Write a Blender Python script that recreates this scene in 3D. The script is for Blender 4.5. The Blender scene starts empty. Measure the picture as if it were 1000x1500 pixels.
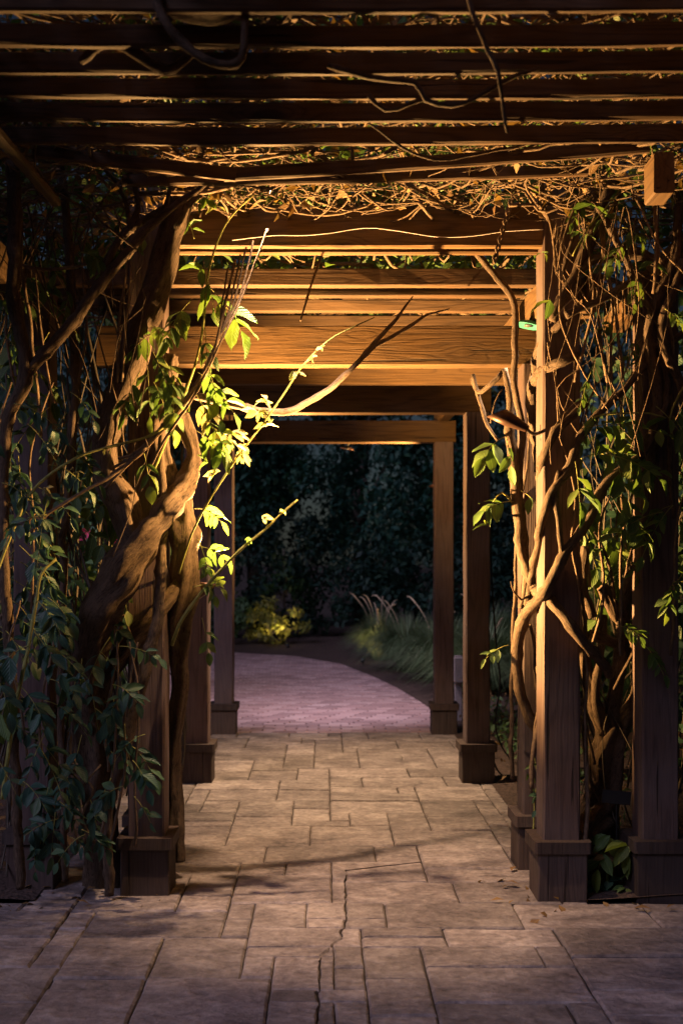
import bpy, bmesh, math, random
from math import radians, sin, cos, pi
from mathutils import Vector, Matrix, noise

sc = bpy.context.scene
col = sc.collection
rnd = random.Random(11)

# ------------------------------------------------------------------ camera
FPX = 1667.0; VX, VY = 475.0, 822.0; EYE = 1.5
cam = bpy.data.cameras.new('camera'); camo = bpy.data.objects.new('camera', cam); col.objects.link(camo)
cam.sensor_width = 36; cam.lens = FPX / 1500 * 36
cam.shift_x = (500 - VX) / 1500; cam.shift_y = (VY - 750) / 1500
cam.clip_start = 0.05; cam.clip_end = 600
cam.dof.use_dof = True; cam.dof.focus_distance = 5.1; cam.dof.aperture_fstop = 2.8
camo.location = (0, 0, EYE); camo.rotation_euler = (pi / 2, 0, 0)
sc.camera = camo

# ------------------------------------------------------------------ sky, sun, exposure
SUN_EL, SUN_AZ = 40.0, 222.0          # cool evening light from behind the camera, left
w = bpy.data.worlds.new('World'); sc.world = w; w.use_nodes = True
nt = w.node_tree; bg = nt.nodes['Background']
sky = nt.nodes.new('ShaderNodeTexSky'); sky.sky_type = 'NISHITA'; sky.sun_disc = False
sky.sun_elevation = radians(SUN_EL); sky.sun_rotation = radians(SUN_AZ); sky.ozone_density = 3.0
nt.links.new(sky.outputs[0], bg.inputs[0]); bg.inputs[1].default_value = 0.010
sun = bpy.data.lights.new('sun', 'SUN'); suno = bpy.data.objects.new('sun', sun); col.objects.link(suno)
sun.energy = 1.5; sun.angle = radians(22); sun.color = (0.74, 0.66, 1.0)
suno.rotation_euler = (radians(90 - SUN_EL), 0, radians(180 - SUN_AZ))
vs = sc.view_settings
vs.view_transform = 'Standard'; vs.look = 'None'; vs.exposure = -0.22; vs.gamma = 1.0; vs.use_curve_mapping = False
try:
    sc.cycles.use_denoising = True
    sc.cycles.max_bounces = 8; sc.cycles.sample_clamp_indirect = 4.0
except Exception: pass
WARM = (1.0, 0.55, 0.18); POOL = (1.0, 0.68, 0.40)

# ------------------------------------------------------------------ helpers
def P(px, py, d):
    return Vector(((px - VX) / FPX * d, d, EYE + (VY - py) / FPX * d))
def R(rpx, d): return rpx * d / FPX
WM = {}
def place(o, parent=None, M=None):
    M = M or Matrix.Identity(4)
    col.objects.link(o)
    if parent is not None:
        o.parent = parent; o.matrix_basis = WM[parent.name].inverted() @ M
    else:
        o.matrix_basis = M
    WM[o.name] = M
    return o
def tag(o, label=None, cat=None, group=None, kind=None):
    if label: o['label'] = label
    if cat: o['category'] = cat
    if group: o['group'] = group
    if kind: o['kind'] = kind
    return o
def thing(name, loc, label, cat, group=None):
    o = bpy.data.objects.new(name, None); o.empty_display_size = 0.1
    place(o, None, Matrix.Translation(Vector(loc)))
    return tag(o, label, cat, group)

class MB:
    def __init__(s): s.v = []; s.f = []; s.uv = []
    def add(s, vs, fs, uvs=None):
        b = len(s.v); s.v += [tuple(v) for v in vs]
        for i, f in enumerate(fs):
            s.f.append(tuple(b + k for k in f))
            s.uv.append(uvs[i] if uvs else [(0, 0)] * len(f))
    def mesh(s, name, mat, smooth=True):
        me = bpy.data.meshes.new(name); me.from_pydata(s.v, [], s.f)
        l = me.uv_layers.new(name='UVMap')
        flat = [c for f in s.uv for p in f for c in p]
        l.data.foreach_set('uv', flat)
        if mat: me.materials.append(mat)
        me.polygons.foreach_set('use_smooth', [smooth] * len(me.polygons))
        me.update(); return me
    def build(s, name, mat, parent=None, M=None, smooth=True):
        return place(bpy.data.objects.new(name, s.mesh(name, mat, smooth)), parent, M)

def catmull(pts, rad, step):
    out = []; n = len(pts)
    for i in range(n - 1):
        p0 = pts[max(i - 1, 0)]; p1 = pts[i]; p2 = pts[i + 1]; p3 = pts[min(i + 2, n - 1)]
        r1 = rad[i]; r2 = rad[i + 1]
        k = max(2, int((p2 - p1).length / step))
        for j in range(k):
            t = j / k
            a = 0.5 * ((2 * p1) + (p2 - p0) * t + (2 * p0 - 5 * p1 + 4 * p2 - p3) * t * t + (3 * p1 - p0 - 3 * p2 + p3) * t ** 3)
            out.append((a, r1 + (r2 - r1) * t))
    out.append((pts[-1], rad[-1])); return out

def tube(mb, pts, rad, seg=8, step=0.03, lump=0.0, wob=0.0, seed=0, twist=0.0):
    """irregular round stem through pts; rad may be one number or a list"""
    if not isinstance(rad, (list, tuple)): rad = [rad] * len(pts)
    pts = [Vector(p) for p in pts]
    if len(rad) != len(pts):
        rad = [rad[0] + (rad[-1] - rad[0]) * i / (len(pts) - 1) for i in range(len(pts))]
    c = catmull(pts, rad, step)
    N = len(c); so = Vector((seed * 3.17, seed * 1.3, seed * 7.7))
    if wob:
        c = [(p + wob * (noise.noise_vector(p * 5 + so) + 0.5 * noise.noise_vector(p * 13 + so)) * min(1, i / 3, (N - 1 - i) / 3 + .3), r) for i, (p, r) in enumerate(c)]
    vs = []; u = None; ln = 0; lens = []
    for i, (p, r) in enumerate(c):
        t = (c[min(i + 1, N - 1)][0] - c[max(i - 1, 0)][0])
        if t.length < 1e-7: t = Vector((0, 0, 1))
        t.normalize()
        if u is None:
            u = t.orthogonal().normalized()
        else:
            u = (u - t * u.dot(t))
            u = u.normalized() if u.length > 1e-6 else t.orthogonal().normalized()
        b = t.cross(u)
        if i: ln += (p - c[i - 1][0]).length
        lens.append(ln)
        for k in range(seg):
            a = 2 * pi * k / seg + twist * ln
            q = u * cos(a) + b * sin(a)
            rr = r
            if lump:
                a2 = a - twist * ln
                rr = r * (1 + lump * (noise.noise(Vector((cos(a2) * 1.6, sin(a2) * 1.6, ln * 2.2 / max(r * 8, .05))) + so) + 0.6 * noise.noise(p * 9 + so) + .35 * sin(5 * a2 + ln * 6)) + (.09 * noise.noise(Vector((cos(a2) * 4, sin(a2) * 4, ln * 9)) + so) if seg > 20 else 0))
            if lump and seg <= 10: rr *= 1 + .28 * math.exp(-(((ln + seed * .031) % .17 - .05) / .011) ** 2)
            vs.append(p + q * rr)
    fs = []; uv = []
    for i in range(N - 1):
        for k in range(seg):
            k2 = (k + 1) % seg
            fs.append((i * seg + k, i * seg + k2, (i + 1) * seg + k2, (i + 1) * seg + k))
            cr = max(c[i][1], .004) * 6.28
            uv.append([(k / seg * cr, lens[i]), ((k + 1) / seg * cr, lens[i]), ((k + 1) / seg * cr, lens[i + 1]), (k / seg * cr, lens[i + 1])])
    fs.append(tuple(range(seg))[::-1]); uv.append([(0, 0)] * seg)
    fs.append(tuple((N - 1) * seg + k for k in range(seg))); uv.append([(0, 0)] * seg)
    mb.add(vs, fs, uv)

def frame(A, B, up=(0, 0, 1)):
    A = Vector(A); B = Vector(B); x = (B - A).normalized(); up = Vector(up)
    if abs(x.dot(up)) > .95: up = Vector((0, 1, 0))
    y = up.cross(x).normalized(); z = x.cross(y)
    M = Matrix((x, y, z)).transposed().to_4x4(); M.translation = A
    return M, (B - A).length
def timber(name, A, B, wid, hei, mat, parent=None, up=(0, 0, 1), cham=.006, bow=0.0, seed=None, rough=.0025):
    """sawn timber from A to B (centre line), wid across, hei along 'up'; length is local X"""
    M, L = frame(A, B, up); s = rnd.random() * 50 if seed is None else seed
    n = max(2, int(L / .12)); hw, hh, c = wid / 2, hei / 2, cham
    sec = [(hw - c, -hh), (hw, -hh + c), (hw, hh - c), (hw - c, hh), (-hw + c, hh), (-hw, hh - c), (-hw, -hh + c), (-hw + c, -hh)]
    mb = MB(); vs = []
    for i in range(n + 1):
        x = L * i / n; t = i / n; bz = -bow * 4 * t * (1 - t)
        for k, (y, z) in enumerate(sec):
            j = noise.noise(Vector((x * 4, k * 3.1, s))) * rough * 1.5
            vs.append((x, y + j, z + bz + noise.noise(Vector((x * 5 + 9, k * 2.3, s))) * rough))
    fs = []
    for i in range(n):
        for k in range(8):
            k2 = (k + 1) % 8
            fs.append((i * 8 + k, (i + 1) * 8 + k, (i + 1) * 8 + k2, i * 8 + k2))
    fs.append(tuple(range(8))); fs.append(tuple(n * 8 + k for k in range(8))[::-1])
    mb.add(vs, fs)
    return mb.build(name, mat, parent, M, smooth=False)

# ------------------------------------------------------------------ materials
def newmat(name):
    m = bpy.data.materials.new(name); m.use_nodes = True
    t = m.node_tree; return m, t, t.nodes['Principled BSDF']
def N_(t, typ, **kw):
    n = t.nodes.new(typ)
    for k, v in kw.items():
        if k.startswith('i_'): n.inputs[k[2:].replace('_', ' ')].default_value = v
        else: setattr(n, k, v)
    return n
def ramp(t, stops):
    n = t.nodes.new('ShaderNodeValToRGB'); e = n.color_ramp.elements
    while len(e) > 1: e.remove(e[-1])
    e[0].position = stops[0][0]; e[0].color = (*stops[0][1], 1)
    for p, c in stops[1:]:
        x = e.new(p); x.color = (*c, 1)
    return n
def mathn(t, op, a, b=None):
    n = t.nodes.new('ShaderNodeMath'); n.operation = op
    for i, v in enumerate((a, b)):
        if v is None: continue
        if isinstance(v, (int, float)): n.inputs[i].default_value = v
        else: t.links.new(v, n.inputs[i])
    return n.outputs[0]
def mix(t, fac, a, b, blend='MIX'):
    n = t.nodes.new('ShaderNodeMix'); n.data_type = 'RGBA'; n.blend_type = blend
    for sock, v in ((n.inputs['Factor'], fac), (n.inputs[6], a), (n.inputs[7], b)):
        if isinstance(v, (int, float)): sock.default_value = v
        elif isinstance(v, tuple): sock.default_value = (*v, 1)
        else: t.links.new(v, sock)
    return n.outputs[2]
def rand_offset(t, vec, amount=60):
    oi = N_(t, 'ShaderNodeObjectInfo')
    c = N_(t, 'ShaderNodeCombineXYZ')
    for i, k in enumerate((1.0, .63, .37)):
        t.links.new(mathn(t, 'MULTIPLY', oi.outputs['Random'], amount * k), c.inputs[i])
    v = N_(t, 'ShaderNodeVectorMath', operation='ADD'); t.links.new(vec, v.inputs[0]); t.links.new(c.outputs[0], v.inputs[1])
    return v.outputs[0], oi.outputs['Random']

def wood(name, dark, light, grey=(.2, .17, .16), greyf=.25, knots=True):
    m, t, b = newmat(name); L = t.links.new
    tc = N_(t, 'ShaderNodeTexCoord'); v, r = rand_offset(t, tc.outputs['Object'])
    mp = N_(t, 'ShaderNodeMapping'); mp.inputs['Scale'].default_value = (.9, 12, 12); L(v, mp.inputs[0])
    # knots: cells stretched along the board, their distance warps the rings
    mk = N_(t, 'ShaderNodeMapping'); mk.inputs['Scale'].default_value = (1.7, 4.2, 4.2); L(v, mk.inputs[0])
    vo = N_(t, 'ShaderNodeTexVoronoi'); vo.inputs['Scale'].default_value = 1.0; vo.inputs['Randomness'].default_value = 1.0; L(mk.outputs[0], vo.inputs[0])
    kd = ramp(t, [(0, (1, 1, 1)), (.32, (0, 0, 0))]); kd.color_ramp.interpolation = 'EASE'; L(vo.outputs['Distance'], kd.inputs[0])
    n1 = N_(t, 'ShaderNodeTexNoise', i_Scale=.9, i_Detail=1.2); L(mp.outputs[0], n1.inputs[0])
    wsum = mathn(t, 'ADD', mathn(t, 'MULTIPLY', n1.outputs[0], 16.0), mathn(t, 'MULTIPLY', kd.outputs[0], 6.0 if knots else 0))
    rg = ramp(t, [(0, (0, 0, 0)), (.3, (.75, .75, .75)), (1, (1, 1, 1))])
    L(mathn(t, 'ADD', mathn(t, 'MULTIPLY', mathn(t, 'SINE', mathn(t, 'MULTIPLY', wsum, 3.6)), .5), .5), rg.inputs[0]); rings = rg.outputs[0]
    mf = N_(t, 'ShaderNodeMapping'); mf.inputs['Scale'].default_value = (5, 130, 130); L(v, mf.inputs[0])
    nf = N_(t, 'ShaderNodeTexNoise', i_Scale=1.0, i_Detail=4.0, i_Roughness=.65); L(mf.outputs[0], nf.inputs[0])
    grain = mathn(t, 'ADD', mathn(t, 'MULTIPLY', rings, .24), mathn(t, 'MULTIPLY', nf.outputs[0], .88))
    cr = ramp(t, [(.12, dark), (.75, light)]); L(grain, cr.inputs[0])
    nw = N_(t, 'ShaderNodeTexNoise', i_Scale=2.6, i_Detail=5.0); L(v, nw.inputs[0])
    wr = ramp(t, [(.42, (0, 0, 0)), (.72, (1, 1, 1))]); L(nw.outputs[0], wr.inputs[0])
    c1 = mix(t, mathn(t, 'MULTIPLY', wr.outputs[0], greyf), cr.outputs[0], grey)
    if knots:
        kk = ramp(t, [(0, (1, 1, 1)), (.09, (.8, .8, .8)), (.12, (0, 0, 0))]); L(vo.outputs['Distance'], kk.inputs[0])
        c1 = mix(t, mathn(t, 'MULTIPLY', kk.outputs[0], .75), c1, (dark[0] * .45, dark[1] * .4, dark[2] * .4))
    # checks (drying cracks)
    mc = N_(t, 'ShaderNodeMapping'); mc.inputs['Scale'].default_value = (1.6, 42, 42); L(v, mc.inputs[0])
    nc = N_(t, 'ShaderNodeTexNoise', i_Scale=1.0, i_Detail=2.0); L(mc.outputs[0], nc.inputs[0])
    ck = ramp(t, [(.30, (1, 1, 1)), (.335, (0, 0, 0))]); L(nc.outputs[0], ck.inputs[0])
    c2 = mix(t, mathn(t, 'MULTIPLY', ck.outputs[0], .8), c1, (.012, .008, .006))
    hv = N_(t, 'ShaderNodeHueSaturation'); L(c2, hv.inputs['Color']); L(mathn(t, 'ADD', mathn(t, 'MULTIPLY', r, .5), .75), hv.inputs['Value'])
    L(hv.outputs[0], b.inputs['Base Color'])
    hgt = mathn(t, 'SUBTRACT', grain, mathn(t, 'MULTIPLY', ck.outputs[0], 1.2))
    bp = N_(t, 'ShaderNodeBump', i_Strength=.55, i_Distance=.004); L(hgt, bp.inputs['Height']); L(bp.outputs[0], b.inputs['Normal'])
    b.inputs['Roughness'].default_value = .72; b.inputs['Specular IOR Level'].default_value = .25
    return m
WOOD = wood('weathered_timber', (.036, .018, .008), (.125, .068, .026), (.09, .07, .06))
WOODP = wood('post_timber', (.028, .017, .015), (.098, .063, .055), (.14, .118, .125), .45, knots=False)
SLAT = wood('slat_timber', (.022, .012, .007), (.085, .048, .024), (.06, .05, .045))
PLINTH = wood('plinth_board', (.02, .013, .011), (.06, .04, .034), (.085, .072, .07), .4, knots=False)

def bark(name, dark, light, sc_=1.0):
    m, t, b = newmat(name); L = t.links.new
    uv = N_(t, 'ShaderNodeUVMap'); v, r = rand_offset(t, uv.outputs[0], 20)
    mp = N_(t, 'ShaderNodeMapping'); mp.inputs['Scale'].default_value = (120 * sc_, 36 * sc_, 1); L(v, mp.inputs[0])
    n1 = N_(t, 'ShaderNodeTexNoise', i_Scale=1.0, i_Detail=5.0, i_Roughness=.65); L(mp.outputs[0], n1.inputs[0])
    tc = N_(t, 'ShaderNodeTexCoord')
    n2 = N_(t, 'ShaderNodeTexNoise', i_Scale=14.0, i_Detail=5.0, i_Roughness=.6); L(tc.outputs['Object'], n2.inputs[0])
    n3 = N_(t, 'ShaderNodeTexNoise', i_Scale=140.0, i_Detail=2.0); L(tc.outputs['Object'], n3.inputs[0])
    mq = N_(t, 'ShaderNodeMapping'); mq.inputs['Scale'].default_value = (300 * sc_, 30 * sc_, 1); L(v, mq.inputs[0])
    n4 = N_(t, 'ShaderNodeTexNoise', i_Scale=1.0, i_Detail=3.0, i_Distortion=1.2); L(mq.outputs[0], n4.inputs[0])
    fis = ramp(t, [(.36, (0, 0, 0)), (.46, (1, 1, 1))]); L(n4.outputs[0], fis.inputs[0])
    g = mathn(t, 'ADD', mathn(t, 'ADD', mathn(t, 'MULTIPLY', n1.outputs[0], .42), mathn(t, 'MULTIPLY', n2.outputs[0], .34)), mathn(t, 'ADD', mathn(t, 'MULTIPLY', n3.outputs[0], .10), mathn(t, 'MULTIPLY', fis.outputs[0], .16)))
    cr = ramp(t, [(.33, dark), (.66, light)]); L(g, cr.inputs[0]); L(cr.outputs[0], b.inputs['Base Color'])
    bp = N_(t, 'ShaderNodeBump', i_Strength=.95, i_Distance=.011); L(g, bp.inputs['Height']); L(bp.outputs[0], b.inputs['Normal'])
    b.inputs['Roughness'].default_value = .8; b.inputs['Specular IOR Level'].default_value = .2
    return m
BARK = bark('vine_bark', (.012, .0075, .005), (.105, .071, .049))
TWIG = bark('twig_bark', (.05, .031, .019), (.18, .122, .078))
GREENSTEM = bark('green_shoot', (.13, .14, .035), (.30, .29, .09))
TRUNK = bark('tree_bark', (.03, .025, .02), (.09, .075, .06), .3)

def leafmat(name, c0, c1, c2, trans=.4, rough=.5):
    m, t, b = newmat(name); L = t.links.new
    oi = N_(t, 'ShaderNodeObjectInfo'); ge = N_(t, 'ShaderNodeNewGeometry')
    f = mathn(t, 'FRACT', mathn(t, 'ADD', oi.outputs['Random'], ge.outputs['Random Per Island']))
    cr = ramp(t, [(0, c0), (.6, c1), (1, c2)]); L(f, cr.inputs[0])
    # midrib and side veins in the leaflet's own uv
    uv = N_(t, 'ShaderNodeUVMap'); sx = N_(t, 'ShaderNodeSeparateXYZ'); L(uv.outputs[0], sx.inputs[0])
    av = mathn(t, 'ABSOLUTE', sx.outputs[1])
    vein = mathn(t, 'SINE', mathn(t, 'MULTIPLY', mathn(t, 'SUBTRACT', sx.outputs[0], mathn(t, 'MULTIPLY', av, .8)), 44.0))
    vr = ramp(t, [(.0, (0, 0, 0)), (.9, (0, 0, 0)), (1, (1, 1, 1))]); L(vein, vr.inputs[0])
    mid = mathn(t, 'LESS_THAN', av, .025)
    vm = mathn(t, 'MAXIMUM', mathn(t, 'MULTIPLY', vr.outputs[0], .45), mathn(t, 'MULTIPLY', mid, .6))
    c = mix(t, vm, cr.outputs[0], tuple(min(1, x * 1.7 + .02) for x in c1))
    L(c, b.inputs['Base Color']); b.inputs['Roughness'].default_value = rough; b.inputs['Specular IOR Level'].default_value = .35
    bp = N_(t, 'ShaderNodeBump', i_Strength=.35, i_Distance=.002); L(vein, bp.inputs['Height']); L(bp.outputs[0], b.inputs['Normal'])
    tr = N_(t, 'ShaderNodeBsdfTranslucent')
    tcx = mix(t, 1.0, c, (1.1, 1.15, .6), 'MULTIPLY'); L(tcx, tr.inputs[0])
    ms = N_(t, 'ShaderNodeMixShader'); ms.inputs[0].default_value = trans
    out = t.nodes['Material Output']; L(b.outputs[0], ms.inputs[1]); L(tr.outputs[0], ms.inputs[2]); L(ms.outputs[0], out.inputs[0])
    return m
LEAF = leafmat('vine_leaf', (.055, .10, .035), (.085, .15, .04), (.15, .19, .045))
LEAFB = leafmat('vine_leaf_cool_lit', (.025, .065, .05), (.038, .09, .065), (.06, .11, .045), .3, .42)  # same vine leaf; dim cool light put into a bluer, darker green
BUD = leafmat('silky_young_leaf', (.16, .145, .085), (.21, .19, .11), (.15, .17, .07), .4, .6)
DRY = leafmat('dry_leaf', (.16, .085, .035), (.25, .15, .06), (.11, .07, .035), .25, .7)
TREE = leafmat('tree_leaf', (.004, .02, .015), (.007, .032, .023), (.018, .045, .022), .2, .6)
TREELIT = leafmat('cool_lit_tree_leaf', (.010, .048, .035), (.015, .07, .05), (.035, .09, .04), .25, .6)  # lighter copy of the tree leaf; cool light put into its colour
SHRUB = leafmat('shrub_leaf', (.05, .10, .05), (.08, .15, .07), (.12, .19, .07), .3, .5)
PALES = leafmat('bright_shrub_leaf', (.10, .20, .11), (.14, .26, .13), (.2, .3, .1), .35, .5)
GRASS = leafmat('grass_blade', (.08, .13, .07), (.12, .18, .10), (.18, .21, .13), .3, .5)
YELL = leafmat('golden_shrub_leaf', (.20, .20, .05), (.30, .28, .06), (.14, .19, .05), .3, .5)

def flat(name, colr, rough=.6, metal=0.0, bump=0.0, bscale=60, spec=.4):
    m, t, b = newmat(name); L = t.links.new
    tc = N_(t, 'ShaderNodeTexCoord'); n = N_(t, 'ShaderNodeTexNoise', i_Scale=float(bscale), i_Detail=4.0); L(tc.outputs['Object'], n.inputs[0])
    c = mix(t, n.outputs[0], tuple(x * .65 for x in colr), tuple(min(1, x * 1.3) for x in colr)); L(c, b.inputs['Base Color'])
    b.inputs['Roughness'].default_value = rough; b.inputs['Metallic'].default_value = metal; b.inputs['Specular IOR Level'].default_value = spec
    if bump:
        bp = N_(t, 'ShaderNodeBump', i_Strength=bump, i_Distance=.004); L(n.outputs[0], bp.inputs['Height']); L(bp.outputs[0], b.inputs['Normal'])
    return m
BRONZE = flat('lamp_bronze', (.09, .045, .03), .45, .6)
BLACKM = flat('black_plastic', (.015, .015, .016), .5)
VERDI = flat('verdigris_copper', (.05, .28, .22), .6, .1, .4, 40)
WIREM = flat('pale_wire', (.55, .48, .44), .45)
GREYBOX = flat('grey_enclosure', (.34, .30, .31), .55)
PINK = flat('pink_petal', (.75, .05, .16), .6)
GLOWM, t_, b_ = newmat('lamp_glass')
b_.inputs['Emission Color'].default_value = (1, .7, .38, 1); b_.inputs['Emission Strength'].default_value = .1; b_.inputs['Base Color'].default_value = (.06, .055, .045, 1)
PLUME = flat('grass_plume', (.34, .27, .19), .8)

def stone_mat():
    m, t, b = newmat('stamped_stone'); L = t.links.new
    ge = N_(t, 'ShaderNodeNewGeometry'); oi = N_(t, 'ShaderNodeObjectInfo')
    n1 = N_(t, 'ShaderNodeTexNoise', i_Scale=3.2, i_Detail=6.0, i_Roughness=.6); L(ge.outputs['Position'], n1.inputs[0])
    n2 = N_(t, 'ShaderNodeTexNoise', i_Scale=30.0, i_Detail=6.0, i_Roughness=.7); L(ge.outputs['Position'], n2.inputs[0])
    mp = N_(t, 'ShaderNodeMapping'); mp.inputs['Scale'].default_value = (7, 11, 7); vo_, _r = rand_offset(t, ge.outputs['Position'], 9); L(vo_, mp.inputs[0])
    n3 = N_(t, 'ShaderNodeTexNoise', i_Scale=1.0, i_Detail=6.0, i_Distortion=.8); L(mp.outputs[0], n3.inputs[0])
    n4 = N_(t, 'ShaderNodeTexNoise', i_Scale=300.0, i_Detail=2.0); L(ge.outputs['Position'], n4.inputs[0])
    g = mathn(t, 'ADD', mathn(t, 'ADD', mathn(t, 'MULTIPLY', n1.outputs[0], .36), mathn(t, 'MULTIPLY', n2.outputs[0], .36)), mathn(t, 'MULTIPLY', n3.outputs[0], .28))
    cr = ramp(t, [(.36, (.075, .06, .06)), (.5, (.215, .178, .168)), (.62, (.38, .325, .30))]); L(g, cr.inputs[0])
    hv = N_(t, 'ShaderNodeHueSaturation'); L(cr.outputs[0], hv.inputs['Color']); L(mathn(t, 'ADD', mathn(t, 'MULTIPLY', oi.outputs['Random'], .5), .75), hv.inputs['Value'])
    sp = ramp(t, [(.60, (0, 0, 0)), (.72, (1, 1, 1))]); L(n4.outputs[0], sp.inputs[0])
    c = mix(t, mathn(t, 'MULTIPLY', sp.outputs[0], .22), hv.outputs[0], (.5, .43, .38))
    L(c, b.inputs['Base Color'])
    h = mathn(t, 'ADD', mathn(t, 'ADD', mathn(t, 'MULTIPLY', n3.outputs[0], 1.0), mathn(t, 'MULTIPLY', n2.outputs[0], .55)), mathn(t, 'MULTIPLY', n4.outputs[0], .12))
    bp = N_(t, 'ShaderNodeBump', i_Strength=1.0, i_Distance=.022); L(h, bp.inputs['Height']); L(bp.outputs[0], b.inputs['Normal'])
    b.inputs['Roughness'].default_value = .7; b.inputs['Specular IOR Level'].default_value = .3
    return m
STONE = stone_mat()
def brick_mat():
    m, t, b = newmat('path_brick'); L = t.links.new
    ge = N_(t, 'ShaderNodeNewGeometry'); oi = N_(t, 'ShaderNodeObjectInfo')
    f = mathn(t, 'FRACT', mathn(t, 'ADD', oi.outputs['Random'], ge.outputs['Random Per Island']))
    cr = ramp(t, [(0, (.20, .115, .11)), (.5, (.36, .22, .21)), (1, (.47, .33, .32))]); L(f, cr.inputs[0])
    n = N_(t, 'ShaderNodeTexNoise', i_Scale=30.0, i_Detail=5.0); L(ge.outputs['Position'], n.inputs[0])
    n2 = N_(t, 'ShaderNodeTexNoise', i_Scale=.9, i_Detail=4.0); L(ge.outputs['Position'], n2.inputs[0])
    c = mix(t, mathn(t, 'MULTIPLY', n.outputs[0], .5), cr.outputs[0], (.2, .13, .13)); c = mix(t, mathn(t, 'MULTIPLY', n2.outputs[0], .35), c, (.30, .25, .27))
    L(c, b.inputs['Base Color']); b.inputs['Roughness'].default_value = .75
    bp = N_(t, 'ShaderNodeBump', i_Strength=.5, i_Distance=.006); L(n.outputs[0], bp.inputs['Height']); L(bp.outputs[0], b.inputs['Normal'])
    return m
BRICK = brick_mat()
def soil_mat(name, a, bb, c_):
    m, t, b = newmat(name); L = t.links.new
    ge = N_(t, 'ShaderNodeNewGeometry')
    n = N_(t, 'ShaderNodeTexNoise', i_Scale=22.0, i_Detail=8.0, i_Roughness=.75); L(ge.outputs['Position'], n.inputs[0])
    v = N_(t, 'ShaderNodeTexVoronoi', i_Scale=45.0); L(ge.outputs['Position'], v.inputs[0])
    cr = ramp(t, [(.3, a), (.55, bb), (.75, c_)]); L(n.outputs[0], cr.inputs[0]); L(cr.outputs[0], b.inputs['Base Color'])
    h = mathn(t, 'ADD', n.outputs[0], mathn(t, 'MULTIPLY', v.outputs['Distance'], .6))
    bp = N_(t, 'ShaderNodeBump', i_Strength=1.0, i_Distance=.03); L(h, bp.inputs['Height']); L(bp.outputs[0], b.inputs['Normal'])
    b.inputs['Roughness'].default_value = .9; return m
SOIL = soil_mat('garden_soil', (.02, .014, .01), (.055, .036, .026), (.12, .08, .06))
MULCH = soil_mat('bark_mulch', (.03, .018, .014), (.08, .048, .038), (.17, .11, .09))
GROUT = soil_mat('dirty_joint', (.02, .015, .012), (.045, .033, .027), (.085, .065, .055))

# ------------------------------------------------------------------ ground, paving, path, beds
def sheet(name, quad, z, mat, nx=1, ny=1, amp=0.0):
    (x0, y0), (x1, y1) = quad; mb = MB(); vs = []; fs = []
    for j in range(ny + 1):
        for i in range(nx + 1):
            x = x0 + (x1 - x0) * i / nx; y = y0 + (y1 - y0) * j / ny
            dz = amp * (noise.noise(Vector((x * 1.3, y * 1.3, 3))) + .4 * noise.noise(Vector((x * 5, y * 5, 8)))) if amp else 0
            vs.append((x, y, z + dz))
    for j in range(ny):
        for i in range(nx):
            a = j * (nx + 1) + i; fs.append((a, a + 1, a + nx + 2, a + nx + 1))
    mb.add(vs, fs); return mb.build(name, mat)
tag(sheet('ground', ((-260, -120), (260, 400)), -.09, SOIL), kind='structure')

PAV_L, PAV_R = -1.28, 1.16
def crack(y):
    pts = [(0, -.03), (3.7, -.022), (4.28, -.015), (4.33, -.010), (4.46, .035), (4.53, .078), (4.62, .066), (4.70, .085), (4.80, .092), (5.57, .098), (5.60, 9), (10, 9)]
    for (a, xa), (b, xb) in zip(pts, pts[1:]):
        if a <= y <= b:
            return xa + (xb - xa) * (y - a) / max(b - a, 1e-6) + .007 * noise.noise(Vector((y * 17, 2.2, 0))) + .004 * noise.noise(Vector((y * 55, 7.2, 0)))
    return 0.0
crack_breaks = sorted([3.7, 4.28, 4.33, 4.46, 4.53, 4.62, 4.70, 4.80] + [3.4 + .03 * k for k in range(72)])
pav = MB()
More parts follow.
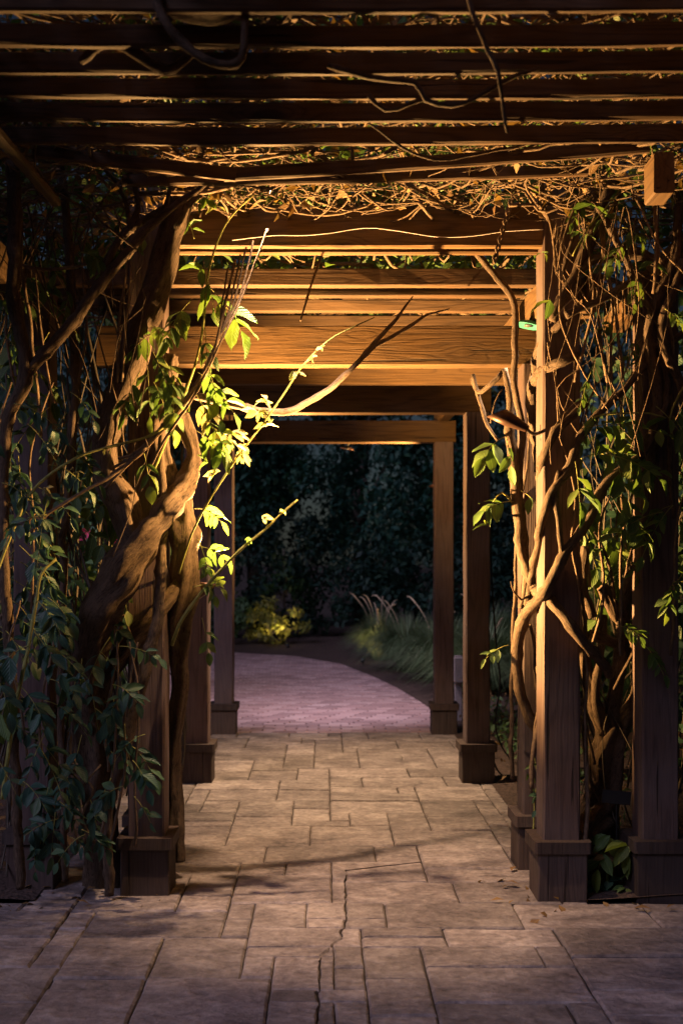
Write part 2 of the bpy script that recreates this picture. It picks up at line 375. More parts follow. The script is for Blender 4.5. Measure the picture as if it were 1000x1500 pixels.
# slab under the stones: wide terrace in front, corridor behind
for (x0, y0, x1, y1) in ((-5, -2, 5, 5.06), (PAV_L, 5.06, PAV_R, 9.98)):
    zt = -.016
    pav.add([(x0, y0, -.2), (x1, y0, -.2), (x1, y1, -.2), (x0, y1, -.2), (x0, y0, zt), (x1, y0, zt), (x1, y1, zt), (x0, y1, zt)],
            [(4, 5, 6, 7), (0, 1, 5, 4), (1, 2, 6, 5), (2, 3, 7, 6), (3, 0, 4, 7)])
pavo = pav.build('stone_paving', GROUT, smooth=False); tag(pavo, kind='structure')
srnd = random.Random(5)
def stone(poly, par, gap):
    """one slab: hewn outline, chamfered rim, slight tilt"""
    cx = sum(p[0] for p in poly) / len(poly); cy = sum(p[1] for p in poly) / len(poly)
    pts = []; n = len(poly)
    for i in range(n):
        a = poly[i]; b = poly[(i + 1) % n]; k = max(1, int(math.hypot(b[0] - a[0], b[1] - a[1]) / .09))
        for j in range(k):
            t = j / k; x = a[0] + (b[0] - a[0]) * t; y = a[1] + (b[1] - a[1]) * t
            x += noise.noise(Vector((x * 21, y * 21, 1.7))) * .004; y += noise.noise(Vector((x * 21, y * 21, 9.1))) * .005
            pts.append((x, y))
    def toward(p, d):
        dx, dy = cx - p[0], cy - p[1]; l = math.hypot(dx, dy); return (p[0] + dx / l * d, p[1] + dy / l * d)
    k = len(pts); tx, ty = srnd.uniform(-.009, .009), srnd.uniform(-.009, .009); dz = srnd.uniform(-.006, .002)
    vs = []
    for d, z in ((gap, -.03), (gap, -.008), (gap + .009, 0.0)):
        for p in pts:
            q = toward(p, d); vs.append((q[0] - cx, q[1] - cy, z + ((q[0] - cx) * tx + (q[1] - cy) * ty + dz if z > -.02 else 0)))
    fs = []
    for r in range(2):
        for i in range(k):
            j = (i + 1) % k; fs.append((r * k + i, r * k + j, (r + 1) * k + j, (r + 1) * k + i))
    fs.append(tuple(2 * k + i for i in range(k)))
    mb = MB(); mb.add(vs, fs)
    mb.build('paving_stone', STONE, par, Matrix.Translation((cx, cy, 0)), smooth=False)
def ashlar(x0, y0, nx, ny, mod, seed, ok, seam):
    r = random.Random(seed); used = set(); out = []
    for j in range(ny):
        for i in range(nx):
            if (i, j) in used or not ok(i, j): continue
            opts = [(3, 2), (4, 2), (2, 2), (3, 3), (4, 3), (5, 3), (4, 4), (3, 4), (5, 2), (2, 3), (3, 1), (4, 2), (5, 3)]
            r.shuffle(opts)
            for (a, b) in opts + [(2, 1), (1, 2), (1, 1)]:
                cells = [(i + p, j + q) for p in range(a) for q in range(b)]
                if any(c in used or not ok(*c) for c in cells): continue
                if i >= seam[0] - 1 and j < seam[1] < j + b: continue
                used.update(cells); out.append((x0 + i * mod, y0 + j * mod, x0 + (i + a) * mod, y0 + (j + b) * mod)); break
    return out
SX0, SY0, MOD = -1.99, 2.75, .1125
rects = ashlar(SX0, SY0, 36, 64, MOD, 3, lambda i, j: 0 <= i < 36 and 0 <= j < 64 and (j < 20 or 6 <= i < 28), (18, 20))
for (x0, y0, x1, y1) in rects:
    if y1 > 9.8: y1 = 9.975
    if abs(y0 - (SY0 + 20 * MOD)) < .01 and x0 > .05: y0 += .012                     # the open control joint right of the crack
    ys = [y0] + [y for y in crack_breaks if y0 + .008 < y < y1 - .008] + [y1]
    g = .0022 + srnd.random() * .0026
    cs = [crack(y) for y in ys]
    if y0 > 5.45 or max(cs) <= x0 + .015 or min(cs) >= x1 - .015:
        stone([(x0, y0), (x1, y0), (x1, y1), (x0, y1)], pavo, g)
    else:
        wide = .0026
        lp = [(x0, y0)] + [(min(max(c - wide * srnd.uniform(.4, 1.8), x0 + .012), x1), y) for c, y in zip(cs, ys)] + [(x0, y1)]
        rp = [(min(max(c + wide * srnd.uniform(.4, 1.8), x0), x1 - .012), y) for c, y in zip(cs, ys)] + [(x1, y1), (x1, y0)]
        if max(cs) > x0 + .03: stone(lp, pavo, g * .6)
        if min(cs) < x1 - .03: stone(rp, pavo, g * .6)

# brick path beyond, bending to the left
def path_r(y):
    pts = [(9.98, 1.32), (12, 1.16), (13.5, .98), (14.9, .74), (16.7, .35), (18.0, -.35), (18.9, -1.6), (19.4, -3.6), (19.5, -6)]
    for (a, xa), (b, xb) in zip(pts, pts[1:]):
        if a <= y <= b: return xa + (xb - xa) * (y - a) / (b - a)
    return -9
def path_l(y): return -1.75 - max(0, y - 10.5) * .55 if y < 16 else -4.8
pb = MB(); ys = [9.98 + i * (19.4 - 9.98) / 24 for i in range(25)]
vs = []
for y in ys: vs += [(path_l(y) - .1, y, -.03), (path_r(y) + .06, y, -.03)]
pb.add(vs, [(2 * i, 2 * i + 1, 2 * i + 3, 2 * i + 2) for i in range(24)])
patho = pb.build('brick_path', GROUT, smooth=False); tag(patho, kind='structure')
def brick_mesh(w_=.2, d_=.1):
    mb = MB(); a, b = w_ / 2 - .006, d_ / 2 - .006
    vs = []
    for s, z in ((1, -.03), (1, -.006), (.94, 0)):
        ss = 1 if s == 1 else 1 - .006 / b
        sx = 1 if s == 1 else 1 - .006 / a
        vs += [(-a * sx, -b * ss, z), (a * sx, -b * ss, z), (a * sx, b * ss, z), (-a * sx, b * ss, z)]
    fs = [(8, 9, 10, 11)]
    for r in range(2):
        for i in range(4):
            j = (i + 1) % 4; fs.append((r * 4 + i, r * 4 + j, r * 4 + 4 + j, r * 4 + 4 + i))
    mb.add(vs, fs); return mb
bm0 = brick_mesh(); bme = bm0.mesh('brick', BRICK, False); restb = MB(); nb = 0
row = 0; y = 10.035
while y < 19.3:
    x = path_l(y) + (.1 if row % 2 else 0)
    while x < path_r(y):
        dz = rnd.uniform(-.003, .002)
        if nb < 290 and -1.35 < x:
            o = bpy.data.objects.new('brick', bme); place(o, patho, Matrix.Translation((x, y, -.002 + dz))); nb += 1
        else:
            restb.add([(a + x, b + y, c - .002 + dz) for a, b, c in bm0.v], bm0.f)
        x += .2
    y += .1; row += 1
tag(restb.build('brick_field', BRICK, patho, smooth=False), kind='stuff')

# planting beds either side
def bed(name, f_in, side, far, y0, y1, z=.0):
    mb = MB(); nx, ny = 26, int((y1 - y0) / .16); vs = []; fs = []
    for j in range(ny + 1):
        yy = y0 + (y1 - y0) * j / ny
        a = f_in(yy)
        for i in range(nx + 1):
            t = (i / nx) ** 1.6; x = a + (far - a) * t
            zz = z + .004 + min(t * 9, 1) * .02 + (.05 * noise.noise(Vector((x * 2, yy * 2, 4))) + .022 * noise.noise(Vector((x * 9, yy * 9, 2)))) * min(1, t * 6) + min(t, .6) * .25
            vs.append((x, yy, zz))
    for j in range(ny):
        for i in range(nx):
            q = j * (nx + 1) + i; f = (q, q + 1, q + nx + 2, q + nx + 1)
            fs.append(f if side > 0 else f[::-1])
    mb.add(vs, fs); return tag(mb.build(name, MULCH), kind='structure')
bed('mulch_bed', lambda y: PAV_R - .04 if y < 9.98 else path_r(y) - .12, 1, 9.0, 5.02, 18.5)
bed('mulch_bed', lambda y: PAV_L + .0 if y < 9.98 else path_l(y) - .08, -1, -9.0, 5.02, 15.9)
bed('mulch_bed', lambda y: (path_r(min(y, 19.3)) - .12), 1, 9.0, 18.4, 26)

# ------------------------------------------------------------------ pergolas
tall = thing('pergola', (0, 4.5, 0), 'tall weathered wood pergola bay roofed with thin close slats, at the terrace', 'pergola')
low = thing('pergola', (0, 7.7, 0), 'lower weathered wood pergola of post pairs and cross beams over the walk', 'pergola')
PW = .165
def post(parent, x0, yf, ztop, pw=PW, plinth=True, bh=.262, ow=.055):
    cx, cy = x0 + pw / 2, yf + pw / 2
    p = timber('post', (cx, cy, -.02), (cx, cy, ztop), pw, pw, WOODP, parent, cham=.008, rough=.003)
    if plinth:
        b = pw + ow
        timber('plinth', (cx, cy, -.015), (cx, cy, bh - .05), b, b, PLINTH, p, cham=.006, rough=.003)
        timber('plinth_cap', (cx, cy, bh - .052), (cx, cy, bh), b + .032, b + .032, PLINTH, p, cham=.010, rough=.003)
    return p
H = lambda h: EYE + h
# tall bay posts
post(tall, .969, 5.05, H(1.72)); post(tall, 1.41, 5.06, H(1.27), ow=.06)
post(tall, -.885, 5.12, H(1.72)); post(tall, -1.425, 5.22, H(1.27))
# low tunnel posts
for (xr, xl, yf, hb) in ((.968, -.94, 5.56, .965), (.958, -.951, 7.72, 1.012), (.958, -.957, 9.88, 1.036)):
    post(low, xr, yf, H(hb)); post(low, xl, yf, H(hb))
# cross beams of the tunnel
def xbeam(parent, yf, zb, hgt, thick, xa, xb, mat=WOOD, bow=0.0, name='beam'):
    return timber(name, (xa, yf + thick / 2, zb + hgt / 2), (xb, yf + thick / 2, zb + hgt / 2), thick, hgt, mat, parent, bow=bow)
xbeam(low, 5.60, H(.963), .197, .09, -1.12, 1.16)
xbeam(low, 6.62, H(1.03), .12, .06, -.93, 1.10)
xbeam(low, 7.73, H(1.010), .19, .14, -1.13, 1.13)
xbeam(low, 9.89, H(1.034), .19, .14, -1.14, 1.14)
for s, xx in ((1, 1.035), (-1, -.87)):                        # side plates on the beams
    timber('plate', (xx, 5.52, H(1.225)), (xx, 10.3, H(1.285)), .09, .13, WOOD, low)
for i in range(11):                                            # slats over the tunnel
    y = 5.95 + i * .40 ; z = H(1.30 + .007 * i)
    timber('slat', (-1.15, y, z + .03), (1.2, y, z + .03), .045, .065, SLAT, low, bow=rnd.uniform(-.01, .012))
# tall bay: header between posts, rafters behind it, side beams, roof slats
xbeam(tall, 5.06, H(1.398), .182, .042, -.722, .971)
xbeam(tall, 5.16, H(1.396), .182, .042, -.722, .971)
for yf, zb, hh, th in ((5.45, 1.318, .085, .05), (5.80, 1.352, .085, .06), (6.12, 1.372, .085, .05)):
    xbeam(tall, yf, H(zb), hh, th, -1.5, 1.02, SLAT, name='rafter')
timber('lath', P(-30, 166, 3.2), P(82, 296, 4.05), .036, .03, SLAT, tall)
timber('side_beam', (1.60, 2.2, H(1.345)), (1.60, 6.3, H(1.345)), .11, .16, WOOD, tall)
timber('side_beam', (-1.5, 2.2, H(1.345)), (-1.5, 6.3, H(1.345)), .13, .16, WOOD, tall)
timber('beam_tail', (1.222, 4.1, H(1.40)), (1.228, 4.24, H(1.40)), .075, .15, WOOD, tall, bow=0)
timber('side_beam', (1.045, 5.215, H(1.22)), (1.045, 6.3, H(1.22)), .115, .16, WOOD, tall)
timber('side_beam', (1.215, 5.12, H(1.22)), (1.215, 6.3, H(1.22)), .075, .15, WOOD, tall)
ybot = [57, 100, 138, 173, 206]
for i, yb in enumerate(ybot):
    hs = 1.435; d = FPX * hs / (VY - yb + 3)
    tilt = (.0, .002, -.004, .003, .006)[i]
    timber('slat', (-1.62, d + .02, H(hs) + .03 - tilt), (1.62, d + .02, H(hs) + .03 + tilt), .026, .060, SLAT, tall, bow=(.022, .016, .014, .012, .016)[i], rough=.004)
timber('slat', P(55, 222, 4.25), P(346, 256, 4.25), .024, .05, SLAT, tall)       # the broken slat: two sagging halves
timber('slat', P(328, 256, 4.26), P(950, 214, 4.2), .024, .05, SLAT, tall, bow=.006)
timber('slat', P(180, 264, 4.5), P(860, 249, 4.5), .026, .046, SLAT, tall, bow=.008)
for d in (2.55, 2.75, 2.95):
    timber('slat', (-1.62, d, H(1.465)), (1.62, d, H(1.465)), .026, .060, SLAT, tall, bow=.015)

# ------------------------------------------------------------------ leaves
def leaflet_mesh(name, mat, wid=.46, curl=.12, fold=.10, wav=.02, seed=0):
    mb = MB(); r = random.Random(seed); xs = [0, .12, .32, .55, .78, .93, 1.0]; ws = [.05, .55, .95, 1.0, .62, .22, 0]
    vs = []; fs = []; uv = []
    for x, k in zip(xs, ws):
        zz = -curl * x * x
        hw = wid / 2 * k
        vs += [(x, 0, zz), (x, hw, zz + fold * k + r.uniform(-wav, wav)), (x, -hw, zz + fold * k + r.uniform(-wav, wav))]
    for i in range(len(xs) - 1):
        a = i * 3; b = a + 3
        fs.append((a, b, b + 1, a + 1)); fs.append((a, a + 2, b + 2, b))
        u0, u1 = xs[i], xs[i + 1]; w0, w1 = ws[i] * .5, ws[i + 1] * .5
        uv.append([(u0, 0), (u1, 0), (u1, w1), (u0, w0)]); uv.append([(u0, 0), (u0, -w0), (u1, -w1), (u1, 0)])
    mb.add(vs, fs, uv); return mb.mesh(name, mat)
LM = {k: [leaflet_mesh('leaf', m, wd, cu, fo, .045, i) for i, (wd, cu, fo) in enumerate(((.46, .14, .09), (.54, .24, .04), (.38, .38, .13), (.5, .05, .16), (.44, .5, .02), (.34, .1, .2)))] for k, m in (('leaf', LEAF), ('cool', LEAFB), ('bud', BUD), ('dry', DRY), ('pale', PALES))}
def leaf_matrix(pos, d, n, L, wsc=1.0):
    x = d.normalized(); y = n.cross(x)
    if y.length < 1e-4: y = x.orthogonal()
    y.normalize(); z = x.cross(y)
    M = Matrix((x * L, y * L * wsc, z * L)).transposed().to_4x4(); M.translation = pos; return M
def leaf(parent, pos, d, L, kind='leaf', r=rnd, up=None):
    n = up or Vector((r.uniform(-.5, .5), r.uniform(-.9, -.1), r.uniform(.3, 1)))
    o = bpy.data.objects.new('leaf', r.choice(LM[kind]))
    return place(o, parent, leaf_matrix(pos, d, n, L, r.uniform(.85, 1.15)))
def compound(parent, mb, base, d, length, npair, L, kind='leaf', r=rnd, droop=.55, term=True):
    """pinnate leaf: stalk into mb, leaflets as objects"""
    d = d.normalized(); pts = []; K = npair + 2
    for i in range(K + 1):
        t = i / K; pts.append(base + d * (length * t) + Vector((0, 0, -droop * length * t * t)))
    smb = MB(); tube(smb, pts, [.0022, .001], 5, .03); parent = smb.build('leaf_stalk', GREENSTEM, parent)
    for i in range(1, npair + 1):
        p = pts[i + 1]; tg = (pts[i + 1] - pts[i]).normalized()
        s = tg.cross(Vector((r.uniform(-.3, .3), -1 + r.uniform(-.3, .3), .5))).normalized()
        for sg in (1, -1):
            if r.random() < .08: continue
            dd = s * sg * r.uniform(.6, 1) + tg * r.uniform(.25, .6) + Vector((0, r.uniform(-.3, .2), -r.uniform(.2, .8)))
            leaf(parent, p, dd, L * r.uniform(.75, 1.15) * (.8 + .4 * sin(pi * i / (npair + 1))), kind, r)
    if term: leaf(parent, pts[-1], (pts[-1] - pts[-2]) + Vector((0, 0, -.02)), L * 1.05, kind, r)

def px_stem(mb, pts, rad, seg=8, lump=.0, wob=.0, seed=0, d=None, step=.03, twist=0):
    """pts: (px,py,d) or (px,py) with d given; rad in picture pixels"""
    w3 = []; 
    if not isinstance(rad, (list, tuple)): rad = [rad] * len(pts)
    if len(rad) != len(pts): rad = [rad[0] + (rad[-1] - rad[0]) * i / (len(pts) - 1) for i in range(len(pts))]
    rr = []; last = d
    for p, r_ in zip(pts, rad):
        dd = p[2] if len(p) > 2 else last
        last = dd; w3.append(P(p[0], p[1], dd)); rr.append(R(r_, dd))
    tube(mb, w3, rr, seg, step, lump, wob, seed, twist); return w3
def vine(label, base, stems, name='wisteria_vine', mat=None, group=None, lump=.22, wob=.012, cat='vine'):
    t = thing(name, base, label, cat, group)
    for i, s in enumerate(stems):
        mb = MB(); nm = s.get('n', 'stem')
        r0 = s['r'][0] if isinstance(s['r'], (list, tuple)) else s['r']
        big = max(s['r']) if isinstance(s['r'], (list, tuple)) else s['r']
        px_stem(mb, s['p'], s['r'], 26 if big > 12 else (10 if big > 5 else 6), s.get('l', lump if big > 4 else .1), s.get('w', wob if big > 3 else .008), i + len(label), s.get('d'), .02 if big > 10 else .03, s.get('t', 1.5))
        mb.build(nm, s.get('m', mat or BARK), t)
    return t

def gp(px, d): return ((px - VX) / FPX * d, d, 0)
# ---- left side
vA = vine('massive twisted vine trunk slanting across the left front post, brightly lit at its bend', gp(150, 5.25), [
    dict(n='trunk', p=[(150, 1300, 5.28), (142, 1120, 5.22), (128, 985, 5.12), (142, 905, 4.98), (186, 828, 4.92), (236, 760, 4.94), (264, 722, 5.02), (281, 690, 5.07), (284, 664, 5.09), (273, 634, 5.10), (262, 600, 5.08), (260, 560, 5.06)], r=[26, 25, 27, 29, 26, 19, 16, 13, 11, 11, 11, 10], l=.34),
    dict(n='branch', p=[(256, 572, 5.02), (320, 588, 4.95), (380, 601, 4.95), (430, 598, 5.0), (480, 568, 5.08), (525, 530, 5.15), (560, 490, 5.2), (590, 455, 5.25), (604, 434, 5.3)], r=[6, 5.8, 5.4, 5, 4.4, 3.8, 3, 2, .8], l=.14),
    dict(n='branch', p=[(528, 526, 5.16), (575, 492, 5.25), (620, 466, 5.35), (658, 452, 5.45)], r=[3.6, 3, 2.4, .8]),
    dict(n='branch', p=[(440, 470, 5.2), (455, 420, 5.25), (470, 380, 5.25), (487, 330, 5.2)], r=[1.5, 1.6, 1.8, 2]),
])
vA2 = vine('knotted vine stem climbing the walk side of the left front posts', gp(262, 5.36), [
    dict(n='trunk', p=[(262, 1262, 5.40), (256, 1110, 5.38), (262, 1010, 5.36), (262, 930, 5.32), (268, 860, 5.26), (271, 795, 5.2), (262, 742, 5.14), (242, 692, 5.08), (230, 640, 5.06), (236, 585, 5.08), (250, 520, 5.1)], r=[9, 11, 13, 17, 21, 22, 18, 16, 15, 13, 10], l=.38, t=3),
    dict(n='branch', p=[(148, 1015, 5.2), (180, 956, 5.14), (216, 914, 5.1), (250, 872, 5.18), (268, 838, 5.26)], r=[14, 13, 12, 11, 8], l=.25),
])
vB = vine('tall thick bark trunk leaning up to the roof slats at the left front post', gp(190, 5.3), [
    dict(n='trunk', p=[(205, 806, 4.93), (183, 748, 4.95), (160, 692, 5.0), (166, 618, 5.0), (195, 520, 4.95), (232, 410, 4.88), (255, 330, 4.8), (280, 250, 4.72), (302, 178, 4.65)], r=[22, 24, 22, 21, 23, 20, 18, 15, 13], l=.16),
    dict(n='branch', p=[(258, 320, 4.78), (300, 275, 4.7), (345, 225, 4.6)], r=[7, 5, 3.5]),
    dict(n='branch', p=[(268, 300, 4.8), (255, 260, 4.7), (240, 215, 4.6)], r=[6, 5, 4]),
])
vC = vine('slender purple-brown stem rising in front of the left front post', gp(163, 4.97), [
    dict(p=[(160, 1312, 5.02), (160, 1180, 4.98), (184, 1085, 4.97), (206, 1010, 4.97), (226, 930, 4.97), (236, 860, 4.97), (239, 780, 4.97), (236, 700, 4.97), (240, 620, 4.98)], r=[7, 8, 9, 9, 8.5, 8, 7, 6, 4], l=.18)])
vD = vine('bare grey vine trunk with a swelling bend beside the left outer post', gp(30, 4.65), [
    dict(n='trunk', p=[(30, 1300, 4.9), (20, 1050, 4.75), (5, 800, 4.65), (6, 680, 4.62), (16, 605, 4.6), (38, 545, 4.58), (29, 480, 4.58), (20, 400, 4.58), (22, 300, 4.58), (14, 200, 4.55), (4, 90, 4.5)], r=[7, 7, 8, 8, 9, 10, 10, 10, 10, 10, 9], l=.16),
    dict(n='branch', p=[(38, 548, 4.58), (75, 506, 4.6), (110, 470, 4.62), (150, 416, 4.65), (185, 370, 4.65), (215, 335, 4.65), (250, 305, 4.62), (290, 278, 4.6), (330, 240, 4.55)], r=[8.5, 8.5, 8, 8, 7, 6, 5, 4, 3]),
    dict(n='branch', p=[(150, 418, 4.65), (158, 385, 4.66), (178, 350, 4.66), (205, 325, 4.66), (260, 295, 4.66)], r=[6, 6, 6, 5.5, 4]),
    dict(n='branch', p=[(192, 340, 4.66), (200, 305, 4.66), (196, 270, 4.64), (186, 236, 4.6)], r=[5, 4.5, 4, 3]),
    dict(n='branch', p=[(190, 340, 4.66), (184, 290, 4.64), (150, 245, 4.6), (115, 204, 4.55)], r=[3.5, 3, 2.5, 2]),
    dict(n='branch', p=[(242, 305, 4.64), (248, 275, 4.64), (243, 235, 4.6), (240, 200, 4.55)], r=[4, 3.5, 3, 2.5]),
])
vE = vine('straight bare stem hanging between the left outer post and the leaning trunk', gp(100, 5.0), [
    dict(p=[(96, 1290, 5.1), (90, 1000, 5.05), (98, 740, 5.0), (108, 630, 4.95), (109, 540, 4.92), (104, 450, 4.9), (100, 360, 4.9), (94, 280, 4.85), (87, 195, 4.8)], r=[5, 5, 5.5, 7, 7, 6.5, 6.5, 6, 5.5], l=.16),
    dict(n='twig', p=[(30, 388, 4.7), (62, 394, 4.7), (102, 393, 4.7), (140, 382, 4.7), (162, 356, 4.7)], r=[2.6, 2.6, 2.4, 2, 1.2], m=TWIG),
    dict(n='twig', p=[(60, 640, 4.72), (48, 500, 4.72), (34, 400, 4.7), (30, 310, 4.7)], r=[3, 3, 2.5, 2], m=TWIG),
    dict(n='twig', p=[(40, 385, 4.75), (80, 300, 4.75), (105, 240, 4.75)], r=[1.6, 1.5, 1.2], m=TWIG),
    dict(n='twig', p=[(115, 350, 4.85), (150, 295, 4.85), (186, 256, 4.85)], r=[1.8, 1.8, 1.2], m=TWIG),
    dict(n='twig', p=[(52, 400, 4.7), (62, 500, 4.7), (80, 590, 4.7)], r=[1.6, 1.8, 1.6], m=TWIG),
])

# leafy shoots, left: each its own thing
lr = random.Random(21)
def shoot(label, base, pts, rad, mat, leaves, group=None, name='leafy_shoot', rr=lr):
    t = thing(name, base, label, 'vine shoot', group); mb = MB()
    px_stem(mb, pts, rad, 6, .08, .004, len(label))
    for lf in leaves:
        typ = lf[0]
        if typ == 'c':       # compound leaf: px,py,d, dirx,diry(px), length px, pairs, leaflet px, kind
            _, x, y, d, dx, dy, ln, npair, lp, kind = lf
            compound(t, mb, P(x, y, d), Vector((dx, rr.uniform(-.35, .35), -dy)), R(ln, d), npair, R(lp, d), kind, rr, droop=rr.uniform(.25, .6))
        else:                # tuft of small buds: px,py,d,n,leaflet px,kind
            _, x, y, d, n, lp, kind = lf
            for _k in range(n):
                a = rr.uniform(0, 2 * pi)
                leaf(t, P(x, y, d) + Vector((rr.uniform(-.012, .012), rr.uniform(-.01, .01), rr.uniform(-.008, .008))), Vector((cos(a), rr.uniform(-.5, .5), sin(a) * .6 - .5)), R(lp * rr.uniform(.6, 1.1), d), kind, rr)
    mb.build('stem', mat, t); return t
shoot('long pale shoot with silky buds reaching up across the carved beam', gp(285, 4.92),
      [(262, 840, 5.12), (272, 806, 5.05), (288, 768, 4.97), (312, 725, 4.9), (345, 675, 4.88), (400, 600, 4.88), (440, 540, 4.88), (480, 500, 4.9), (512, 482, 4.92), (548, 465, 4.95)], [1.7, .8], GREENSTEM,
      [('t', 338, 632, 4.88, 6, 26, 'bud'), ('t', 318, 690, 4.9, 5, 20, 'bud'), ('t', 352, 664, 4.88, 6, 20, 'bud'), ('t', 378, 603, 4.88, 6, 22, 'bud'), ('t', 392, 622, 4.88, 5, 20, 'bud'),
       ('t', 358, 652, 4.88, 4, 16, 'bud'), ('t', 432, 545, 4.88, 4, 15, 'bud'), ('t', 452, 525, 4.88, 4, 15, 'bud'), ('t', 470, 508, 4.9, 3, 12, 'bud'), ('t', 388, 588, 4.88, 5, 20, 'bud')])
shoot('yellow-green shoot arching from the lit trunk toward the far trees', gp(258, 5.0),
      [(252, 945, 5.05), (268, 905, 5.0), (300, 862, 4.95), (345, 812, 4.9), (385, 778, 4.9), (436, 732, 4.9)], [3, 1.2], GREENSTEM,
      [('t', 388, 757, 4.9, 4, 14, 'bud'), ('t', 364, 788, 4.9, 3, 12, 'leaf'), ('t', 412, 748, 4.9, 3, 10, 'bud'), ('c', 285, 745, 4.95, .9, -.1, 40, 3, 22, 'leaf'), ('c', 290, 800, 4.95, .9, .1, 45, 3, 20, 'leaf'),
       ('c', 284, 860, 4.95, .8, -.3, 42, 3, 20, 'leaf'), ('c', 290, 790, 4.95, .4, .9, 60, 3, 18, 'leaf'), ('c', 296, 905, 4.95, .2, .9, 40, 2, 20, 'leaf'), ('t', 300, 830, 4.95, 5, 16, 'leaf')])
shoot('large soft green leaves hanging in front of the tunnel beams, left', gp(300, 4.9),
      [(225, 690, 4.95), (262, 600, 4.9), (290, 520, 4.88), (300, 450, 4.88), (305, 400, 4.88), (330, 330, 4.85), (372, 285, 4.8)], [2.5, 1.2], GREENSTEM,
      [('c', 300, 392, 4.85, .3, .9, 40, 2, 34, 'leaf'), ('c', 306, 420, 4.85, .7, .6, 62, 3, 38, 'leaf'), ('c', 280, 440, 4.86, -.7, .7, 50, 3, 34, 'leaf'), ('c', 300, 480, 4.86, .1, 1, 40, 2, 24, 'leaf'),
       ('t', 305, 290, 4.8, 4, 22, 'leaf'), ('t', 320, 300, 4.8, 3, 22, 'bud'), ('c', 285, 350, 4.85, -.2, -.9, 45, 3, 20, 'leaf'), ('t', 292, 395, 4.85, 4, 26, 'leaf')])
shoot('dense clump of green leaflets at the bright bend of the trunk', gp(262, 4.85),
      [(205, 720, 4.88), (235, 655, 4.74), (272, 600, 4.70), (300, 550, 4.70), (322, 505, 4.70), (352, 440, 4.8), (392, 335, 4.75)], [2.2, 1.4], TWIG,
      [('c', 215, 520, 4.85, .1, 1, 60, 3, 26, 'leaf'), ('c', 232, 515, 4.85, .6, .8, 60, 3, 26, 'leaf'), ('c', 250, 530, 4.74, .1, 1, 70, 3, 26, 'leaf'), ('c', 205, 545, 4.85, -.6, .8, 46, 3, 28, 'leaf'),
       ('c', 290, 545, 4.70, .8, .4, 60, 3, 26, 'leaf'), ('c', 300, 520, 4.70, .3, .8, 70, 3, 24, 'leaf'), ('c', 292, 600, 4.70, .6, .6, 60, 3, 24, 'leaf'), ('c', 288, 630, 4.70, .8, .5, 50, 4, 25, 'leaf'),
       ('c', 285, 575, 4.70, .5, .7, 50, 3, 26, 'bud'), ('c', 210, 660, 4.74, .3, .9, 36, 2, 26, 'leaf'), ('c', 298, 622, 4.70, .9, .2, 60, 4, 22, 'bud'), ('c', 240, 480, 4.86, -.9, .3, 50, 3, 24, 'leaf'), ('t', 308, 676, 4.74, 2, 26, 'leaf')])
shoot('bundle of thin brown runners sweeping up over the lit left trunk', gp(200, 4.8),
      [(195, 668, 4.82), (240, 622, 4.78), (280, 572, 4.76), (312, 520, 4.76), (330, 440, 4.78), (345, 380, 4.8)], [2.6, 1.6], TWIG, [])
for k in range(5):
    mb = MB(); o_ = rnd.uniform(-6, 6)
    px_stem(mb, [(150 + k * 6, 720 - k * 12, 4.84), (205 + o_, 660, 4.8), (250, 612 + o_, 4.76), (290 + o_, 560, 4.75), (318, 500 + o_, 4.77), (326 + k * 6, 440, 4.8), (334 + k * 9, 392 - k * 10, 4.78)], [2.4, 1.3], 6, .05, .006, k)
    mb.build('stem', TWIG, bpy.data.objects[[o.name for o in col.objects if o.name.startswith('leafy_shoot') and not o.parent][-1]])
shoot('yellowish runner curving down through the cool green leaves by the left outer post', gp(10, 4.5),
      [(4, 1170, 4.55), (20, 1050, 4.5), (40, 960, 4.48), (52, 890, 4.48), (60, 842, 4.5), (82, 820, 4.55)], [3.4, 2.2], GREENSTEM,
      [('c', 50, 925, 4.47, .5, .6, 60, 3, 30, 'cool'), ('c', 44, 945, 4.47, -.8, .2, 50, 3, 30, 'cool'), ('c', 30, 1010, 4.48, -.6, .5, 60, 4, 32, 'leaf'), ('c', 55, 880, 4.48, .7, .5, 50, 3, 26, 'cool'), ('c', 25, 1000, 4.48, .8, .5, 60, 3, 30, 'cool')])
shoot('two thin runners strung low in front of the left foliage to the front post', gp(0, 4.6),
      [(-10, 860, 4.6), (18, 780, 4.6), (50, 716, 4.6), (110, 672, 4.62), (160, 655, 4.65), (215, 640, 4.7), (262, 612, 4.75)], [2.4, 2.0], GREENSTEM,
      [('t', 66, 715, 4.6, 6, 18, 'bud'), ('t', 110, 688, 4.6, 5, 15, 'bud'), ('t', 158, 660, 4.65, 4, 13, 'bud'), ('t', 50, 755, 4.6, 3, 14, 'dry')])
mb = MB(); px_stem(mb, [(45, 780, 4.6), (70, 752, 4.6), (120, 722, 4.62), (170, 694, 4.66), (215, 655, 4.7)], [3, 2.4], 6, .06, .005, 77)
mb.build('stem', TWIG, bpy.data.objects[[o.name for o in col.objects if o.name.startswith('leafy_shoot') and not o.parent][-1]])
